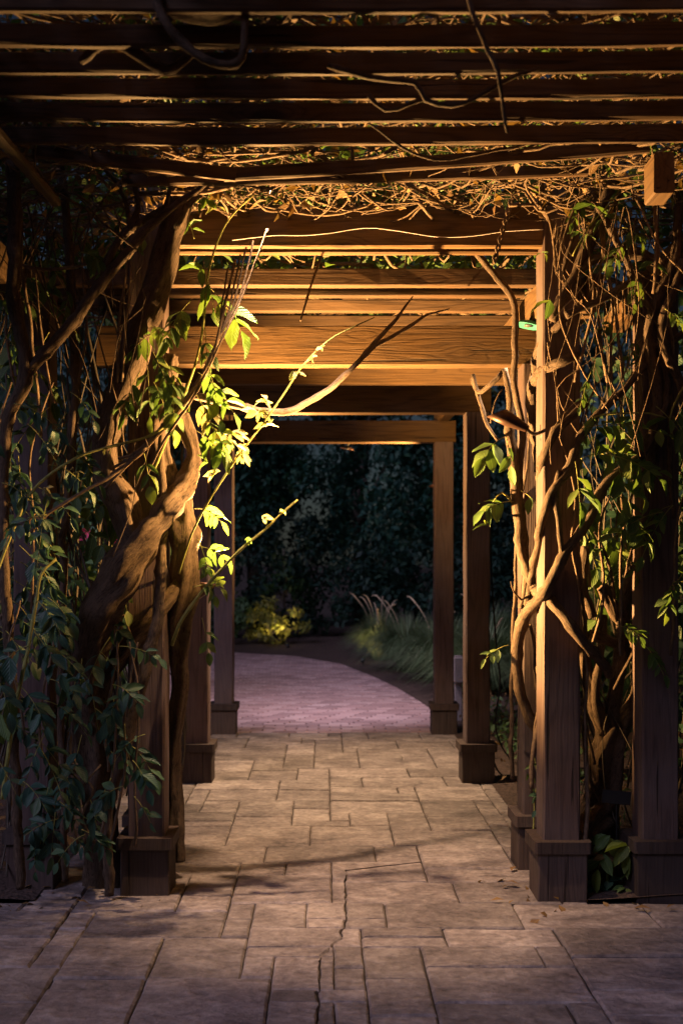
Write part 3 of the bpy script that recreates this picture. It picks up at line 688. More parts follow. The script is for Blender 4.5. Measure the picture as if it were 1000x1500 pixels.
# cool leaf masses
def mass(label, base, box, d, n, Lpx, kind, rr, stems, pairs=(2, 4), name='leafy_shoot', ln=(40, 70), group=None):
    t = thing(name, base, label, 'vine shoot', group); mb = MB(); (x0, y0, x1, y1) = box
    for k in range(stems):
        xa = rr.uniform(x0, x1)
        mb = MB()
        px_stem(mb, [(xa + rr.uniform(-25, 25), y1, d + .05), (xa, (y0 * .35 + y1 * .65), d), (xa + rr.uniform(-20, 20), (y0 * .7 + y1 * .3), d), (xa + rr.uniform(-30, 30), y0, d + .04)], [2.4, 1.4], 6, .06, .008, k + 3)
        mb.build('stem', TWIG, t)
    for k in range(n):
        x = rr.uniform(x0, x1); y = y0 + (y1 - y0) * (k + rr.random()) / n; dd = d + rr.uniform(-.22, .2)
        a = rr.uniform(-.3, 1.0) * pi
        compound(t, mb, P(x, y, dd), Vector((cos(a), rr.uniform(-.6, .3), -abs(sin(a)) * .7)), R(rr.uniform(*ln), dd), rr.randint(*pairs), R(Lpx * rr.uniform(.75, 1.2), dd), kind, rr, droop=rr.uniform(.3, .8))
    return t
mass('cool blue-green leaves hanging over the upper left outer post', gp(40, 4.7), (-15, 560, 105, 900), 4.7, 32, 24, 'cool', random.Random(31), 4)
mass('blue-green leaf curtain over the lower left outer post', gp(40, 4.65), (-15, 880, 75, 1110), 4.65, 18, 24, 'cool', random.Random(32), 3)
mass('drooping dark green sprays at the foot of the left outer post', gp(90, 5.0), (25, 1120, 170, 1235), 4.98, 11, 23, 'cool', random.Random(33), 3, ln=(30, 55))
mass('dark green sprays between the two left front posts', gp(140, 5.05), (110, 900, 195, 1130), 5.04, 13, 24, 'cool', random.Random(34), 2)
mass('green and yellow leaves against the dark above the left outer post', gp(20, 4.85), (-10, 330, 60, 600), 4.9, 9, 28, 'leaf', random.Random(35), 2)
mass('small green leaves in the gap between outer post and thick trunk', gp(140, 5.2), (85, 640, 170, 820), 5.25, 9, 28, 'leaf', random.Random(36), 2)

mass('small dark leaves over the foot of the slanting trunk', gp(190, 4.9), (110, 940, 215, 1240), 4.9, 14, 21, 'cool', random.Random(37), 3, ln=(30, 50))
mass('small dim leaves on the leaning trunk under the roof', gp(190, 4.8), (70, 300, 235, 560), 4.82, 12, 19, 'leaf', random.Random(38), 3, ln=(24, 40))

# ---- right side
vR = vine('bundle of warm-lit vine stems twining up the right tunnel post', gp(790, 5.45), [
    dict(n='stem', p=[(806, 1150, 5.5), (796, 1088, 5.48), (773, 1050, 5.46), (758, 1000, 5.42), (757, 950, 5.38), (765, 917, 5.3), (776, 893, 5.2), (802, 862, 5.0), (830, 810, 4.97), (858, 765, 4.97), (890, 705, 4.97), (938, 668, 4.97), (961, 623, 4.97), (975, 581, 5.0), (980, 518, 5.0)], r=[7, 7.5, 8, 8, 9, 9, 8.5, 8, 7.5, 7, 7, 7, 6.5, 6, 5], l=.14),
    dict(n='stem', p=[(738, 540, 5.4), (746, 590, 5.4), (744, 632, 5.4), (752, 690, 5.4), (758, 750, 5.4), (766, 808, 5.38), (784, 862, 5.3), (800, 876, 5.1), (832, 915, 4.97), (862, 950, 5.0), (892, 990, 5.15)], r=[5, 6, 7.5, 8.5, 8, 7.5, 7.5, 8, 8, 8, 7], l=.2),
    dict(n='stem', p=[(688, 362, 5.35), (728, 408, 5.32), (754, 446, 5.3), (752, 500, 5.3), (753, 552, 5.32), (758, 598, 5.36), (764, 640, 5.4), (760, 700, 5.42), (764, 760, 5.42), (770, 830, 5.4), (762, 890, 5.35)], r=[5, 5, 5.2, 5, 5, 5, 5, 4.5, 4.5, 4.5, 4], l=.08),
    dict(n='stem', p=[(846, 520, 4.98), (822, 530, 4.97), (798, 543, 5.1), (782, 560, 5.35), (779, 600, 5.42), (785, 640, 5.45), (788, 690, 5.4)], r=[6, 8, 8.5, 9.5, 9, 8, 6], l=.25),
    dict(n='stem', p=[(825, 468, 5.0), (800, 495, 5.1), (785, 520, 5.3), (783, 552, 5.4), (795, 600, 5.45), (790, 650, 5.45)], r=[5, 6, 6, 6, 7, 6], l=.1),
    dict(n='stem', p=[(858, 590, 4.98), (838, 610, 4.97), (816, 630, 4.97), (797, 665, 5.0), (789, 700, 5.2), (790, 745, 5.4), (788, 790, 5.45), (797, 840, 5.45)], r=[5.5, 6, 6.5, 6, 5.5, 5.5, 5, 4]),
    dict(n='stem', p=[(768, 905, 5.36), (776, 850, 5.3), (786, 795, 5.1), (806, 726, 4.97), (830, 690, 4.97), (846, 650, 4.97), (875, 608, 4.98), (915, 566, 4.98), (961, 521, 5.0), (1010, 480, 5.0)], r=[4.5, 5, 5.5, 6.5, 6.5, 6, 6, 5.5, 5.5, 5]),
    dict(n='stem', p=[(824, 828, 4.97), (818, 775, 4.97), (812, 730, 4.97), (820, 690, 4.97)], r=[4, 4.5, 5, 5]),
    dict(n='twig', p=[(785, 1010, 5.45), (783, 950, 5.4), (776, 915, 5.35)], r=[2.2, 2.4, 2.6]),
    dict(n='twig', p=[(736, 545, 5.4), (720, 562, 5.42), (700, 575, 5.5), (690, 555, 5.55)], r=[4, 4, 3.6, 3]),
    dict(n='twig', p=[(692, 548, 5.5), (700, 585, 5.5), (715, 625, 5.46), (728, 645, 5.42)], r=[3, 3.4, 3, 2]),
    dict(n='twig', p=[(718, 620, 5.4), (724, 590, 5.4), (735, 570, 5.4)], r=[1.2, 1.2, 1]),
    dict(n='twig', p=[(765, 880, 5.36), (752, 868, 5.3), (748, 852, 5.28)], r=[1.6, 1.4, .8]),
])
hr = random.Random(88)
for k in range(8):
    mb = MB(); a0 = hr.uniform(0, 6.3); pts = []; zt = hr.uniform(2.1, 2.75); z0 = hr.uniform(.1, .5); tw_ = hr.choice((-1, 1)) * hr.uniform(1.2, 2.6)
    for i in range(14):
        t = i / 13; a = a0 + tw_ * t + hr.uniform(-.15, .15)
        cx, cy, rx, ry = (1.05, 5.64, .115, .115) if k % 2 else (1.05, 5.13, .12, .12)
        pts.append(Vector((cx + rx * cos(a) * 1.05, cy + ry * sin(a) * 1.05, z0 + (zt - z0) * t)))
    tube(mb, pts, [.011 if k % 3 == 0 else .006, .004], 8, .03, .2, .012, k); mb.build('stem', BARK if k % 2 else TWIG, vR)
vT = vine('gnarled ground-rooted vine trunk with knotted foot between the right front posts', gp(882, 5.4), [
    dict(n='trunk', p=[(884, 1300, 5.45), (880, 1235, 5.42), (873, 1190, 5.4), (888, 1150, 5.38), (886, 1110, 5.38), (892, 1066, 5.4)], r=[34, 28, 24, 24, 21, 18], l=.45, t=4),
    dict(n='root', p=[(880, 1195, 5.36), (862, 1212, 5.3), (853, 1240, 5.28), (850, 1290, 5.3)], r=[18, 17, 15, 12], l=.35),
    dict(n='stem', p=[(886, 1090, 5.38), (872, 1035, 5.36), (861, 985, 5.34), (853, 930, 5.34), (850, 870, 5.34), (856, 800, 5.3)], r=[13, 10, 9, 8.5, 8, 6], l=.2),
    dict(n='stem', p=[(892, 1090, 5.4), (900, 1010, 5.36), (908, 955, 5.34), (914, 910, 5.32), (918, 865, 5.3), (935, 780, 5.2), (946, 700, 5.1), (962, 620, 5.0), (954, 530, 4.97), (951, 485, 4.95), (966, 432, 4.92), (986, 380, 4.9), (993, 300, 4.85), (984, 220, 4.8)], r=[12, 10, 10, 9.5, 9, 8, 8, 8, 8, 9, 8, 7, 6.5, 6], l=.2),
    dict(n='stem', p=[(898, 1085, 5.42), (926, 1035, 5.45), (938, 990, 5.45), (930, 940, 5.45), (905, 900, 5.42), (880, 860, 5.4)], r=[14, 11, 10, 9, 9, 8], l=.35),
    dict(n='stem', p=[(882, 1075, 5.36), (872, 1010, 5.33), (880, 955, 5.33), (884, 900, 5.33)], r=[7, 6.5, 6, 5]),
    dict(n='stem', p=[(940, 975, 5.42), (905, 945, 5.35), (880, 935, 5.3), (862, 930, 5.3)], r=[7, 8, 8, 7], l=.25),
    dict(n='stem', p=[(850, 860, 5.3), (862, 885, 5.3), (868, 905, 5.3)], r=[6, 6.5, 7]),
    dict(n='twig', p=[(898, 1010, 5.3), (920, 970, 5.28), (935, 935, 5.26)], r=[2.4, 2.4, 2]),
    dict(n='twig', p=[(870, 1120, 5.3), (862, 1080, 5.3), (855, 1040, 5.3)], r=[2.6, 2.4, 2]),
    dict(n='twig', p=[(880, 1175, 5.3), (868, 1150, 5.3), (862, 1120, 5.3)], r=[3.5, 3, 2]),
    dict(n='twig', p=[(908, 945, 5.3), (900, 880, 5.28), (890, 820, 5.25), (870, 780, 5.2)], r=[3, 3, 2.6, 2]),
])
vU = vine('fan of smooth stems spreading from the right front post up to the roof', gp(830, 5.0), [
    dict(n='branch', p=[(808, 470, 4.98), (822, 440, 4.98), (840, 408, 4.98), (866, 340, 4.95), (885, 290, 4.93), (912, 232, 4.9)], r=[6, 7, 7.5, 7, 7, 6.5]),
    dict(n='branch', p=[(842, 404, 4.98), (862, 386, 4.96), (892, 377, 4.95), (922, 371, 4.95), (952, 378, 4.95), (1005, 410, 4.95)], r=[5, 7, 9, 10, 8, 7], l=.3),
    dict(n='branch', p=[(836, 225, 4.9), (866, 282, 4.88), (892, 332, 4.86), (910, 368, 4.86), (930, 410, 4.88), (949, 446, 4.9), (972, 490, 4.95)], r=[5, 5, 5, 5, 5, 4.5, 4]),
    dict(n='branch', p=[(828, 462, 4.9), (868, 446, 4.9), (905, 424, 4.88), (948, 398, 4.88)], r=[5.5, 5.5, 5, 4]),
    dict(n='branch', p=[(826, 420, 5.0), (850, 390, 5.0), (878, 340, 5.0), (905, 290, 4.98), (938, 232, 4.95)], r=[4, 4.5, 4.5, 4, 3.6]),
    dict(n='branch', p=[(820, 410, 4.95), (838, 350, 4.92), (852, 300, 4.9), (868, 240, 4.88)], r=[3, 3.2, 3.4, 3.4]),
    dict(n='branch', p=[(846, 390, 4.95), (872, 320, 4.95), (880, 270, 4.95), (884, 230, 4.95)], r=[5, 5.5, 5, 5]),
    dict(n='twig', p=[(815, 400, 4.9), (825, 350, 4.88), (845, 290, 4.86), (874, 235, 4.85)], r=[1.6, 1.8, 1.6, 1.4], m=TWIG),
    dict(n='twig', p=[(905, 230, 4.8), (935, 300, 4.78), (965, 360, 4.78), (1000, 400, 4.8)], r=[1.8, 1.8, 1.6, 1.4], m=TWIG),
    dict(n='twig', p=[(952, 210, 4.8), (958, 290, 4.8), (960, 360, 4.8), (955, 430, 4.85)], r=[3, 3, 3, 2.4], m=TWIG),
    dict(n='twig', p=[(820, 380, 4.9), (818, 440, 4.88), (824, 480, 4.88), (850, 540, 4.88), (890, 600, 4.88)], r=[2, 2, 1.8, 1.6, 1.2], m=TWIG),
    dict(n='twig', p=[(950, 480, 4.9), (935, 530, 4.9), (910, 570, 4.9), (885, 592, 4.9)], r=[1.4, 1.4, 1.2, 1], m=TWIG),
    dict(n='twig', p=[(784, 240, 4.95), (792, 280, 4.95), (805, 330, 4.95), (812, 380, 4.95)], r=[2, 2, 2, 1.6], m=TWIG),
    dict(n='branch', p=[(1000, 380, 4.85), (985, 430, 4.85), (968, 470, 4.88), (975, 520, 4.9), (992, 560, 4.95), (1005, 600, 4.95)], r=[6, 6, 6, 6, 6, 6]),
    dict(n='branch', p=[(960, 500, 4.95), (978, 560, 5.0), (984, 620, 5.0), (978, 680, 5.0), (985, 760, 5.02)], r=[4, 4.5, 4.5, 4, 3]),
])
rr2 = random.Random(41)
shoot('spray of drooping lit leaves hung between the two right front posts', gp(880, 5.0),
      [(850, 640, 4.98), (870, 612, 4.95), (910, 606, 4.93), (950, 605, 4.92), (975, 612, 4.92)], [1.8, 1.0], GREENSTEM,
      [('c', 850, 628, 4.94, 1, -.25, 130, 6, 32, 'leaf'), ('c', 850, 672, 4.94, .9, -.4, 90, 4, 30, 'leaf'), ('c', 880, 665, 4.92, .9, .1, 80, 4, 28, 'leaf'), ('c', 842, 676, 4.92, .1, 1, 40, 2, 36, 'leaf'),
       ('c', 895, 655, 4.93, .3, .9, 60, 3, 34, 'leaf'), ('c', 930, 655, 4.93, .2, .9, 50, 3, 24, 'leaf'), ('c', 900, 720, 4.95, .7, .6, 60, 3, 28, 'leaf'), ('c', 862, 590, 4.96, .2, .7, 40, 2, 26, 'leaf')], rr=rr2)
shoot('short leafy spray lit yellow green beside the tunnel, right', gp(745, 5.4),
      [(760, 742, 5.42), (748, 735, 5.4), (735, 722, 5.38), (722, 735, 5.36)], [1.8, .9], GREENSTEM,
      [('c', 752, 735, 5.38, -1, -.1, 45, 3, 26, 'leaf'), ('c', 738, 640, 5.38, -.8, .3, 36, 2, 30, 'leaf'), ('c', 740, 635, 5.38, .2, .9, 36, 2, 28, 'leaf'), ('c', 760, 718, 5.38, .4, .2, 40, 2, 22, 'leaf'), ('t', 714, 768, 5.36, 2, 26, 'leaf'), ('c', 745, 945, 5.4, -.9, .1, 36, 2, 16, 'leaf')], rr=rr2)
shoot('leaf sprays catching light against the right outer post', gp(985, 4.9),
      [(1005, 560, 4.92), (990, 585, 4.9), (980, 612, 4.9), (985, 640, 4.9)], [1.8, 1.0], GREENSTEM,
      [('c', 960, 595, 4.9, .8, .6, 80, 4, 30, 'leaf'), ('c', 985, 610, 4.9, .5, .8, 70, 4, 28, 'leaf'), ('c', 970, 750, 4.93, -.8, .1, 90, 4, 22, 'leaf'), ('c', 985, 740, 4.93, -.5, .5, 60, 3, 24, 'leaf'), ('t', 960, 690, 4.9, 4, 26, 'leaf')], rr=rr2)
shoot('few green leaves dangling on the upper stems of the right front post', gp(880, 4.86),
      [(838, 375, 4.86), (862, 330, 4.85), (890, 300, 4.85), (935, 240, 4.85)], [1.4, .8], GREENSTEM,
      [('t', 868, 300, 4.84, 2, 42, 'leaf'), ('t', 884, 318, 4.84, 2, 34, 'leaf'), ('t', 862, 345, 4.84, 2, 24, 'leaf'), ('t', 952, 385, 4.84, 2, 34, 'leaf'), ('t', 806, 440, 4.94, 2, 34, 'leaf'), ('t', 793, 370, 4.95, 4, 14, 'leaf'), ('t', 932, 255, 4.82, 2, 22, 'leaf'), ('t', 850, 338, 4.84, 2, 18, 'leaf')], rr=rr2)
shoot('small low plant of pale green leaves at the foot of the knotted trunk', gp(900, 5.2),
      [(890, 1300, 5.2), (888, 1260, 5.18), (893, 1235, 5.16)], [2, 1.2], GREENSTEM,
      [('c', 886, 1232, 5.15, -.3, .6, 30, 2, 34, 'leaf'), ('c', 905, 1235, 5.12, .6, .4, 34, 2, 38, 'leaf'), ('t', 920, 1240, 5.1, 4, 40, 'leaf'), ('t', 890, 1225, 5.12, 3, 40, 'leaf'), ('t', 872, 1262, 5.15, 4, 30, 'dry'), ('t', 895, 1292, 5.15, 5, 26, 'cool'), ('t', 872, 1300, 5.15, 5, 28, 'cool'), ('t', 912, 1300, 5.12, 4, 24, 'leaf'), ('t', 880, 1252, 5.14, 4, 28, 'dry')], rr=rr2)
mass('dim leaves filling the gap between the right front posts', gp(890, 5.55), (850, 560, 940, 860), 5.6, 14, 30, 'leaf', random.Random(43), 3)
mass('dark leaves hanging beyond the right outer post', gp(985, 5.6), (925, 480, 1040, 900), 5.75, 12, 32, 'cool', random.Random(44), 3)
mass('small scattered leaves among the fanned stems of the right front post', gp(930, 4.95), (855, 240, 1000, 560), 4.93, 12, 18, 'leaf', random.Random(45), 5, ln=(24, 40))
mass('small lit leaves over the lower right outer post', gp(960, 4.95), (880, 700, 1000, 960), 4.97, 9, 18, 'leaf', random.Random(46), 3, ln=(24, 40))
shoot('small green seedling on the plinth of the right tunnel post', gp(785, 5.4),
      [(778, 1250, 5.42), (783, 1180, 5.42), (786, 1140, 5.42), (781, 1105, 5.42)], [1.4, .8], GREENSTEM,
      [('t', 788, 1118, 5.4, 3, 22, 'leaf'), ('t', 773, 1135, 5.4, 2, 16, 'leaf'), ('t', 776, 1150, 5.4, 2, 16, 'leaf'), ('t', 788, 1165, 5.4, 3, 18, 'cool'), ('t', 787, 1185, 5.4, 2, 18, 'cool')], rr=rr2)

# ---- roof
vine('looped brown vine hanging through the roof slats', gp(300, 2.95)[:2] + (3.0,), [
    dict(n='stem', p=[(226, -60, 2.95), (232, -10, 2.93), (240, 25, 2.9), (262, 58, 2.88), (300, 84, 2.88), (334, 95, 2.9), (352, 84, 2.92), (357, 45, 2.95), (352, -10, 3.05), (350, -70, 3.1)], r=[7, 7, 7, 7, 6.5, 6, 6, 5.5, 6, 7], l=.1),
    dict(n='stem', p=[(180, -40, 3.05), (250, 0, 3.05), (320, 12, 3.05), (380, -15, 3.05), (460, -30, 3.05)], r=[20, 21, 22, 20, 16], l=.3),
    dict(n='stem', p=[(120, 90, 3.2), (170, 60, 3.15), (240, 105, 3.2), (300, 60, 3.25)], r=[6, 7, 7, 6]),
], lump=.2)
vine('thin dark twig dangling through the roof slats over the walk', gp(720, 2.9)[:2] + (3.0,), [
    dict(n='stem', p=[(678, -40, 2.9), (690, 15, 2.88), (706, 55, 2.88), (728, 108, 2.9), (736, 150, 2.95), (743, 195, 2.98)], r=[4, 4, 3.6, 3.6, 3, 2]),
    dict(n='stem', p=[(480, 96, 3.1), (540, 112, 3.08), (606, 122, 3.08), (622, 148, 3.08), (665, 151, 3.08), (720, 130, 3.1), (790, 100, 3.12)], r=[4, 4.4, 4.4, 4.2, 4, 3.6, 3]),
    dict(n='stem', p=[(540, 140, 3.2), (565, 160, 3.2), (600, 150, 3.2), (625, 142, 3.2)], r=[3.4, 3.4, 3.2, 3]),
    dict(n='twig', p=[(540, 180, 3.4), (600, 220, 3.5), (640, 235, 3.6), (700, 225, 3.7), (760, 215, 3.8)], r=[1.6, 2, 2.4, 2.4, 2]),
], lump=.12)
# rope-like twisted pair beside the header
tw = thing('twisted_twig', P(735, 300, 4.9), 'rope-like twisted twig hanging before the right end of the header', 'twig')
for s in (0, pi):
    mb = MB(); pts = []
    for i in range(40):
        t = i / 39; px = 757 - 4 * t if t < .3 else 755.8 - (t - .3) * 48; py = 215 + t * 172
        p = P(px, py, 4.92); a = s + t * 40
        pts.append(p + Vector((cos(a), sin(a), 0)) * .0075)
    tube(mb, pts, .0055, 6, .012); mb.build('strand', TWIG, tw)

# procedural tangles (uncountable): thin twigs and leaves
def tangle(name, label, n, starter, mat, seed, rlo, rhi, steps=(5, 9), slen=.16, wander=.6, box=None):
    r = random.Random(seed); mb = MB()
    for k in range(n):
        p, d, bias = starter(r); pts = [p.copy()]
        for i in range(r.randint(*steps)):
            d = (d + Vector((r.gauss(0, 1), r.gauss(0, 1), r.gauss(0, 1))) * wander * .4 + bias * .25).normalized()
            p = p + d * slen * r.uniform(.6, 1.3)
            if box:
                for ax in range(3):
                    lo, hi = box[ax]
                    if p[ax] < lo: p[ax] = lo + r.uniform(0, .05); d[ax] = abs(d[ax])
                    if p[ax] > hi: p[ax] = hi - r.uniform(0, .05); d[ax] = -abs(d[ax])
            pts.append(p.copy())
        rr_ = r.uniform(rlo, rhi) if r.random() < .8 else rhi * r.uniform(1, 1.8)
        tube(mb, pts, [rr_, rr_ * .45], 5, .07)
    o = mb.build(name, mat); return tag(o, label, 'twigs', kind='stuff')
def s_roof(r):
    p = Vector((r.uniform(-1.9, 1.9), r.uniform(2.8, 5.4), H(1.52) + abs(r.gauss(0, .07))))
    return p, Vector((r.gauss(0, 1), r.gauss(0, 1), r.gauss(0, .25))).normalized(), Vector((0, 0, 0))
tangle('roof_twigs', 'tangle of bare vine twigs lying on the tall bay roof slats', 1500, s_roof, TWIG, 51, .0014, .0055, box=((-2, 2), (2.7, 6), (H(1.505), H(2))))
def s_roof2(r):
    p = Vector((r.uniform(-1.3, 1.4), r.uniform(5.7, 10.2), H(1.40) + abs(r.gauss(0, .10))))
    return p, Vector((r.gauss(0, 1), r.gauss(0, 1), r.gauss(0, .25))).normalized(), Vector((0, 0, 0))
tangle('roof_twigs', 'tangle of bare vine twigs lying on the tunnel roof', 380, s_roof2, TWIG, 52, .004, .012, box=((-1.5, 1.6), (5.7, 10.4), (H(1.38), H(2))))
def s_hang(r):
    p = Vector((r.uniform(-.6, 1.0), r.uniform(4.9, 5.5), H(1.62) + r.uniform(0, .3)))
    return p, Vector((r.gauss(0, .8), r.gauss(0, .5), -.5)).normalized(), Vector((0, .3, -.2))
tangle('roof_twigs', 'pale lit twigs poking down behind the header', 70, s_hang, TWIG, 53, .005, .011, (3, 5), .12, box=((-.7, 1.0), (5.2, 6.2), (H(1.42), H(2))))
def s_left(r):
    p = Vector((r.uniform(-1.75, -.8), r.uniform(5.15, 6.6), r.uniform(0, .5)))
    return p, Vector((r.gauss(0, .15), r.gauss(0, .15), 1)).normalized(), Vector((0, 0, .9))
tangle('climbing_twigs', 'mass of thin dark climbing twigs behind the left posts', 100, s_left, TRUNK, 54, .003, .008, (12, 18), .2, .5, box=((-1.9, -.8), (5.3, 6.8), (0, 3.2)))
def s_left2(r):
    p = Vector((r.uniform(-1.5, -.75), r.uniform(4.6, 5.1), r.uniform(1.4, 2.8)))
    return p, Vector((r.gauss(0, .6), r.gauss(0, .2), 1)).normalized(), Vector((0, 0, .5))
tangle('climbing_twigs', 'fine dangling twigs in front of the left posts', 26, s_left2, BARK, 55, .0016, .0032, (5, 9), .16, .4, box=((-1.6, -.72), (4.5, 5.2), (1, 3)))
def s_right(r):
    p = Vector((r.uniform(1.12, 1.9), r.uniform(5.2, 6.6), r.uniform(0, .6)))
    return p, Vector((r.gauss(0, .2), r.gauss(0, .15), 1)).normalized(), Vector((0, 0, .8))
tangle('climbing_twigs', 'mass of thin climbing twigs behind the right posts', 36, s_right, TRUNK, 56, .003, .007, (12, 18), .2, .5, box=((1.13, 2), (5.25, 6.8), (0, 3.2)))
def s_right2(r):
    p = Vector((r.uniform(.95, 1.6), r.uniform(4.75, 5.04), r.uniform(1.9, 2.9)))
    return p, Vector((r.gauss(0, .6), r.gauss(0, .2), 1)).normalized(), Vector((0, 0, .4))
tangle('climbing_twigs', 'fine twigs crossing in front of the right front posts', 26, s_right2, TWIG, 57, .0016, .003, (5, 9), .16, .4, box=((.97, 1.7), (4.7, 5.04), (1.7, 3)))

def leafcloud(mb, n, gen, size, r, fold=.2):
    for k in range(n):
        p, nrm = gen(r)
        x = Vector((r.gauss(0, 1), r.gauss(0, 1), r.gauss(0, .7) - .4)).normalized()
        y = nrm.cross(x)
        if y.length < 1e-3: y = x.orthogonal()
        y.normalize(); z = x.cross(y); L = size * r.uniform(.6, 1.3); W = L * .27
        a = p; c = p + x * L - z * L * .15; m1 = p + x * L * .45 + y * W + z * L * fold * .3; m2 = p + x * L * .45 - y * W + z * L * fold * .3; mm = p + x * L * .5
        mb.add([a, m1, c, m2, mm], [(0, 4, 1), (4, 2, 1), (0, 3, 4), (4, 3, 2)], [[(0, 0), (.5, 0), (.45, .5)], [(.5, 0), (1, 0), (.45, .5)], [(0, 0), (.45, -.5), (.5, 0)], [(.5, 0), (.45, -.5), (1, 0)]])
r = random.Random(61); mb = MB()
def g_roof(r):
    return Vector((r.uniform(-2.1, 2.1), r.uniform(2.5, 6.0), H(1.64) + abs(r.gauss(0, .2)))), Vector((r.gauss(0, .6), r.gauss(0, .6), 1)).normalized()
leafcloud(mb, 9000, g_roof, .10, r)
tag(mb.build('roof_leaves', LEAF), 'dense leaf layer growing over the tall bay roof slats', 'leaves', kind='stuff')
mb = MB()
def g_dead(r):
    return Vector((r.uniform(-1.9, 1.9), r.uniform(2.8, 5.6), H(1.52) + abs(r.gauss(0, .08)))), Vector((r.gauss(0, 1), r.gauss(0, 1), .6)).normalized()
leafcloud(mb, 1700, g_dead, .06, r)
tag(mb.build('dead_leaves', DRY), 'dead curled leaves caught among the twigs on the tall bay roof', 'leaves', kind='stuff')
mb = MB()
def g_roof2(r):
    return Vector((r.uniform(-1.5, 1.5), r.uniform(5.6, 10.6), H(1.48) + abs(r.gauss(0, .22)))), Vector((r.gauss(0, .6), r.gauss(0, .6), 1)).normalized()
leafcloud(mb, 8000, g_roof2, .10, r)
tag(mb.build('roof_leaves', LEAF), 'dense leaf layer growing over the tunnel roof', 'leaves', kind='stuff')
mb = MB()
def g_lc(r):
    return Vector((r.uniform(-2.6, -1.45), r.uniform(5.3, 7.4), r.uniform(.9, 3.3))), Vector((r.gauss(0, .6), -1, r.gauss(0, .6))).normalized()
leafcloud(mb, 3200, g_lc, .10, r)
tag(mb.build('side_leaves', LEAFB), 'leafy curtain behind the left posts of the tall bay', 'leaves', kind='stuff')
mb = MB()
def g_rc(r):
    return Vector((r.uniform(1.6, 2.7), r.uniform(5.0, 7.4), r.uniform(.5, 3.3))), Vector((r.gauss(0, .6), -1, r.gauss(0, .6))).normalized()
leafcloud(mb, 2200, g_rc, .10, r)
tag(mb.build('side_leaves', LEAFB), 'leafy curtain behind the right posts of the tall bay', 'leaves', kind='stuff')

# ------------------------------------------------------------------ lamps
def lathe(mb, prof, seg=20):
    vs = []; fs = []
    for (r_, z) in prof:
        for k in range(seg): a = 2 * pi * k / seg; vs.append((r_ * cos(a), r_ * sin(a), z))
    for i in range(len(prof) - 1):
        for k in range(seg):
            k2 = (k + 1) % seg; fs.append((i * seg + k, i * seg + k2, (i + 1) * seg + k2, (i + 1) * seg + k))
    mb.add(vs, fs)
def aim(pos, target):
    d = (Vector(target) - Vector(pos)).normalized()
    q = d.to_track_quat('-Z', 'Y'); M = q.to_matrix().to_4x4(); M.translation = Vector(pos); return M
def spot(parent, pos, target, watts, cone, blend=.6, colr=WARM, size=.02):
    l = bpy.data.lights.new('lamp_light', 'SPOT'); l.energy = watts; l.spot_size = radians(cone); l.spot_blend = blend; l.color = colr; l.shadow_soft_size = size
    o = bpy.data.objects.new('lamp_light', l); place(o, parent, aim(pos, target)); return o
def bullet(pos, target, post_pt, label, watts, cone, colr=WARM, L=.15, blend=.7, tip=None):
    """bullet flood lamp: tapered body, hood open at the target end, knuckle and bracket to the post"""
    pos = Vector(pos); t = thing('spot_lamp', pos, label, 'lamp', 'bullet lamps on the posts')
    M = aim(pos, tip or target)
    mb = MB(); lathe(mb, [(.0, L * .55), (.012, L * .55), (.017, L * .48), (.028, L * .1), (.033, -L * .1), (.034, -L * .46), (.031, -L * .46), (.030, -L * .12), (.0, -L * .10)])
    for i_, v_ in enumerate(mb.v):
        if v_[2] < -L * .4: mb.v[i_] = (v_[0], v_[1], v_[2] + (.034 - v_[1]) * -.9 + .03)
    mb.build('hood', BRONZE, t, M)
    mb = MB(); lathe(mb, [(.0, -L * .13), (.029, -L * .13), (.029, -L * .15), (.0, -L * .15)]); mb.build('lens', GLOWM, t, M)
    mb = MB(); back = M @ Vector((0, 0, L * .4)); tube(mb, [back, (back + Vector(post_pt)) / 2 + Vector((0, 0, -.02)), Vector(post_pt)], .008, 8, .02); mb.build('bracket', BLACKM, t)
    mb = MB(); tube(mb, [Vector(post_pt) + Vector((0, 0, -.04)), Vector(post_pt) + Vector((0, 0, .03))], .014, 8, .03); mb.build('mount', BLACKM, t)
    lp = M @ Vector((0, 0, -L * .5 - .035)); spot(t, lp, target, watts, cone, blend, colr); return t
# lamp on the right tunnel post: throws light up and left over the beams and the left trunk
bullet(P(748, 616, 4.92), P(283, 650, 5.04), P(795, 632, 5.10), 'bronze bullet lamp beside the right front post, aimed left', 1300, 58, blend=1, tip=P(748, 616, 4.92) + Vector((-.8, .05, .42)))
# lamp hidden in the leaves on the left front post: lights the beam face and the right-hand stems
bullet(P(290, 868, 5.42), (.92, 4.86, 2.66), P(262, 880, 5.55), 'bullet lamp among leaves low on the left tunnel post, aimed up right', 2350, 140, blend=.6)
# lamp inside the tunnel on the left middle post
bullet(P(352, 645, 7.95), (.9, 8.1, 2.75), P(312, 650, 7.86), 'pale-lit bullet lamp inside the tunnel on the left middle post', 480, 130, L=.2)
bullet(P(642, 712, 10.02), (-.7, 10.1, 2.75), P(648, 716, 10.02), 'small bullet lamp on the right far post of the tunnel', 380, 120, L=.12)
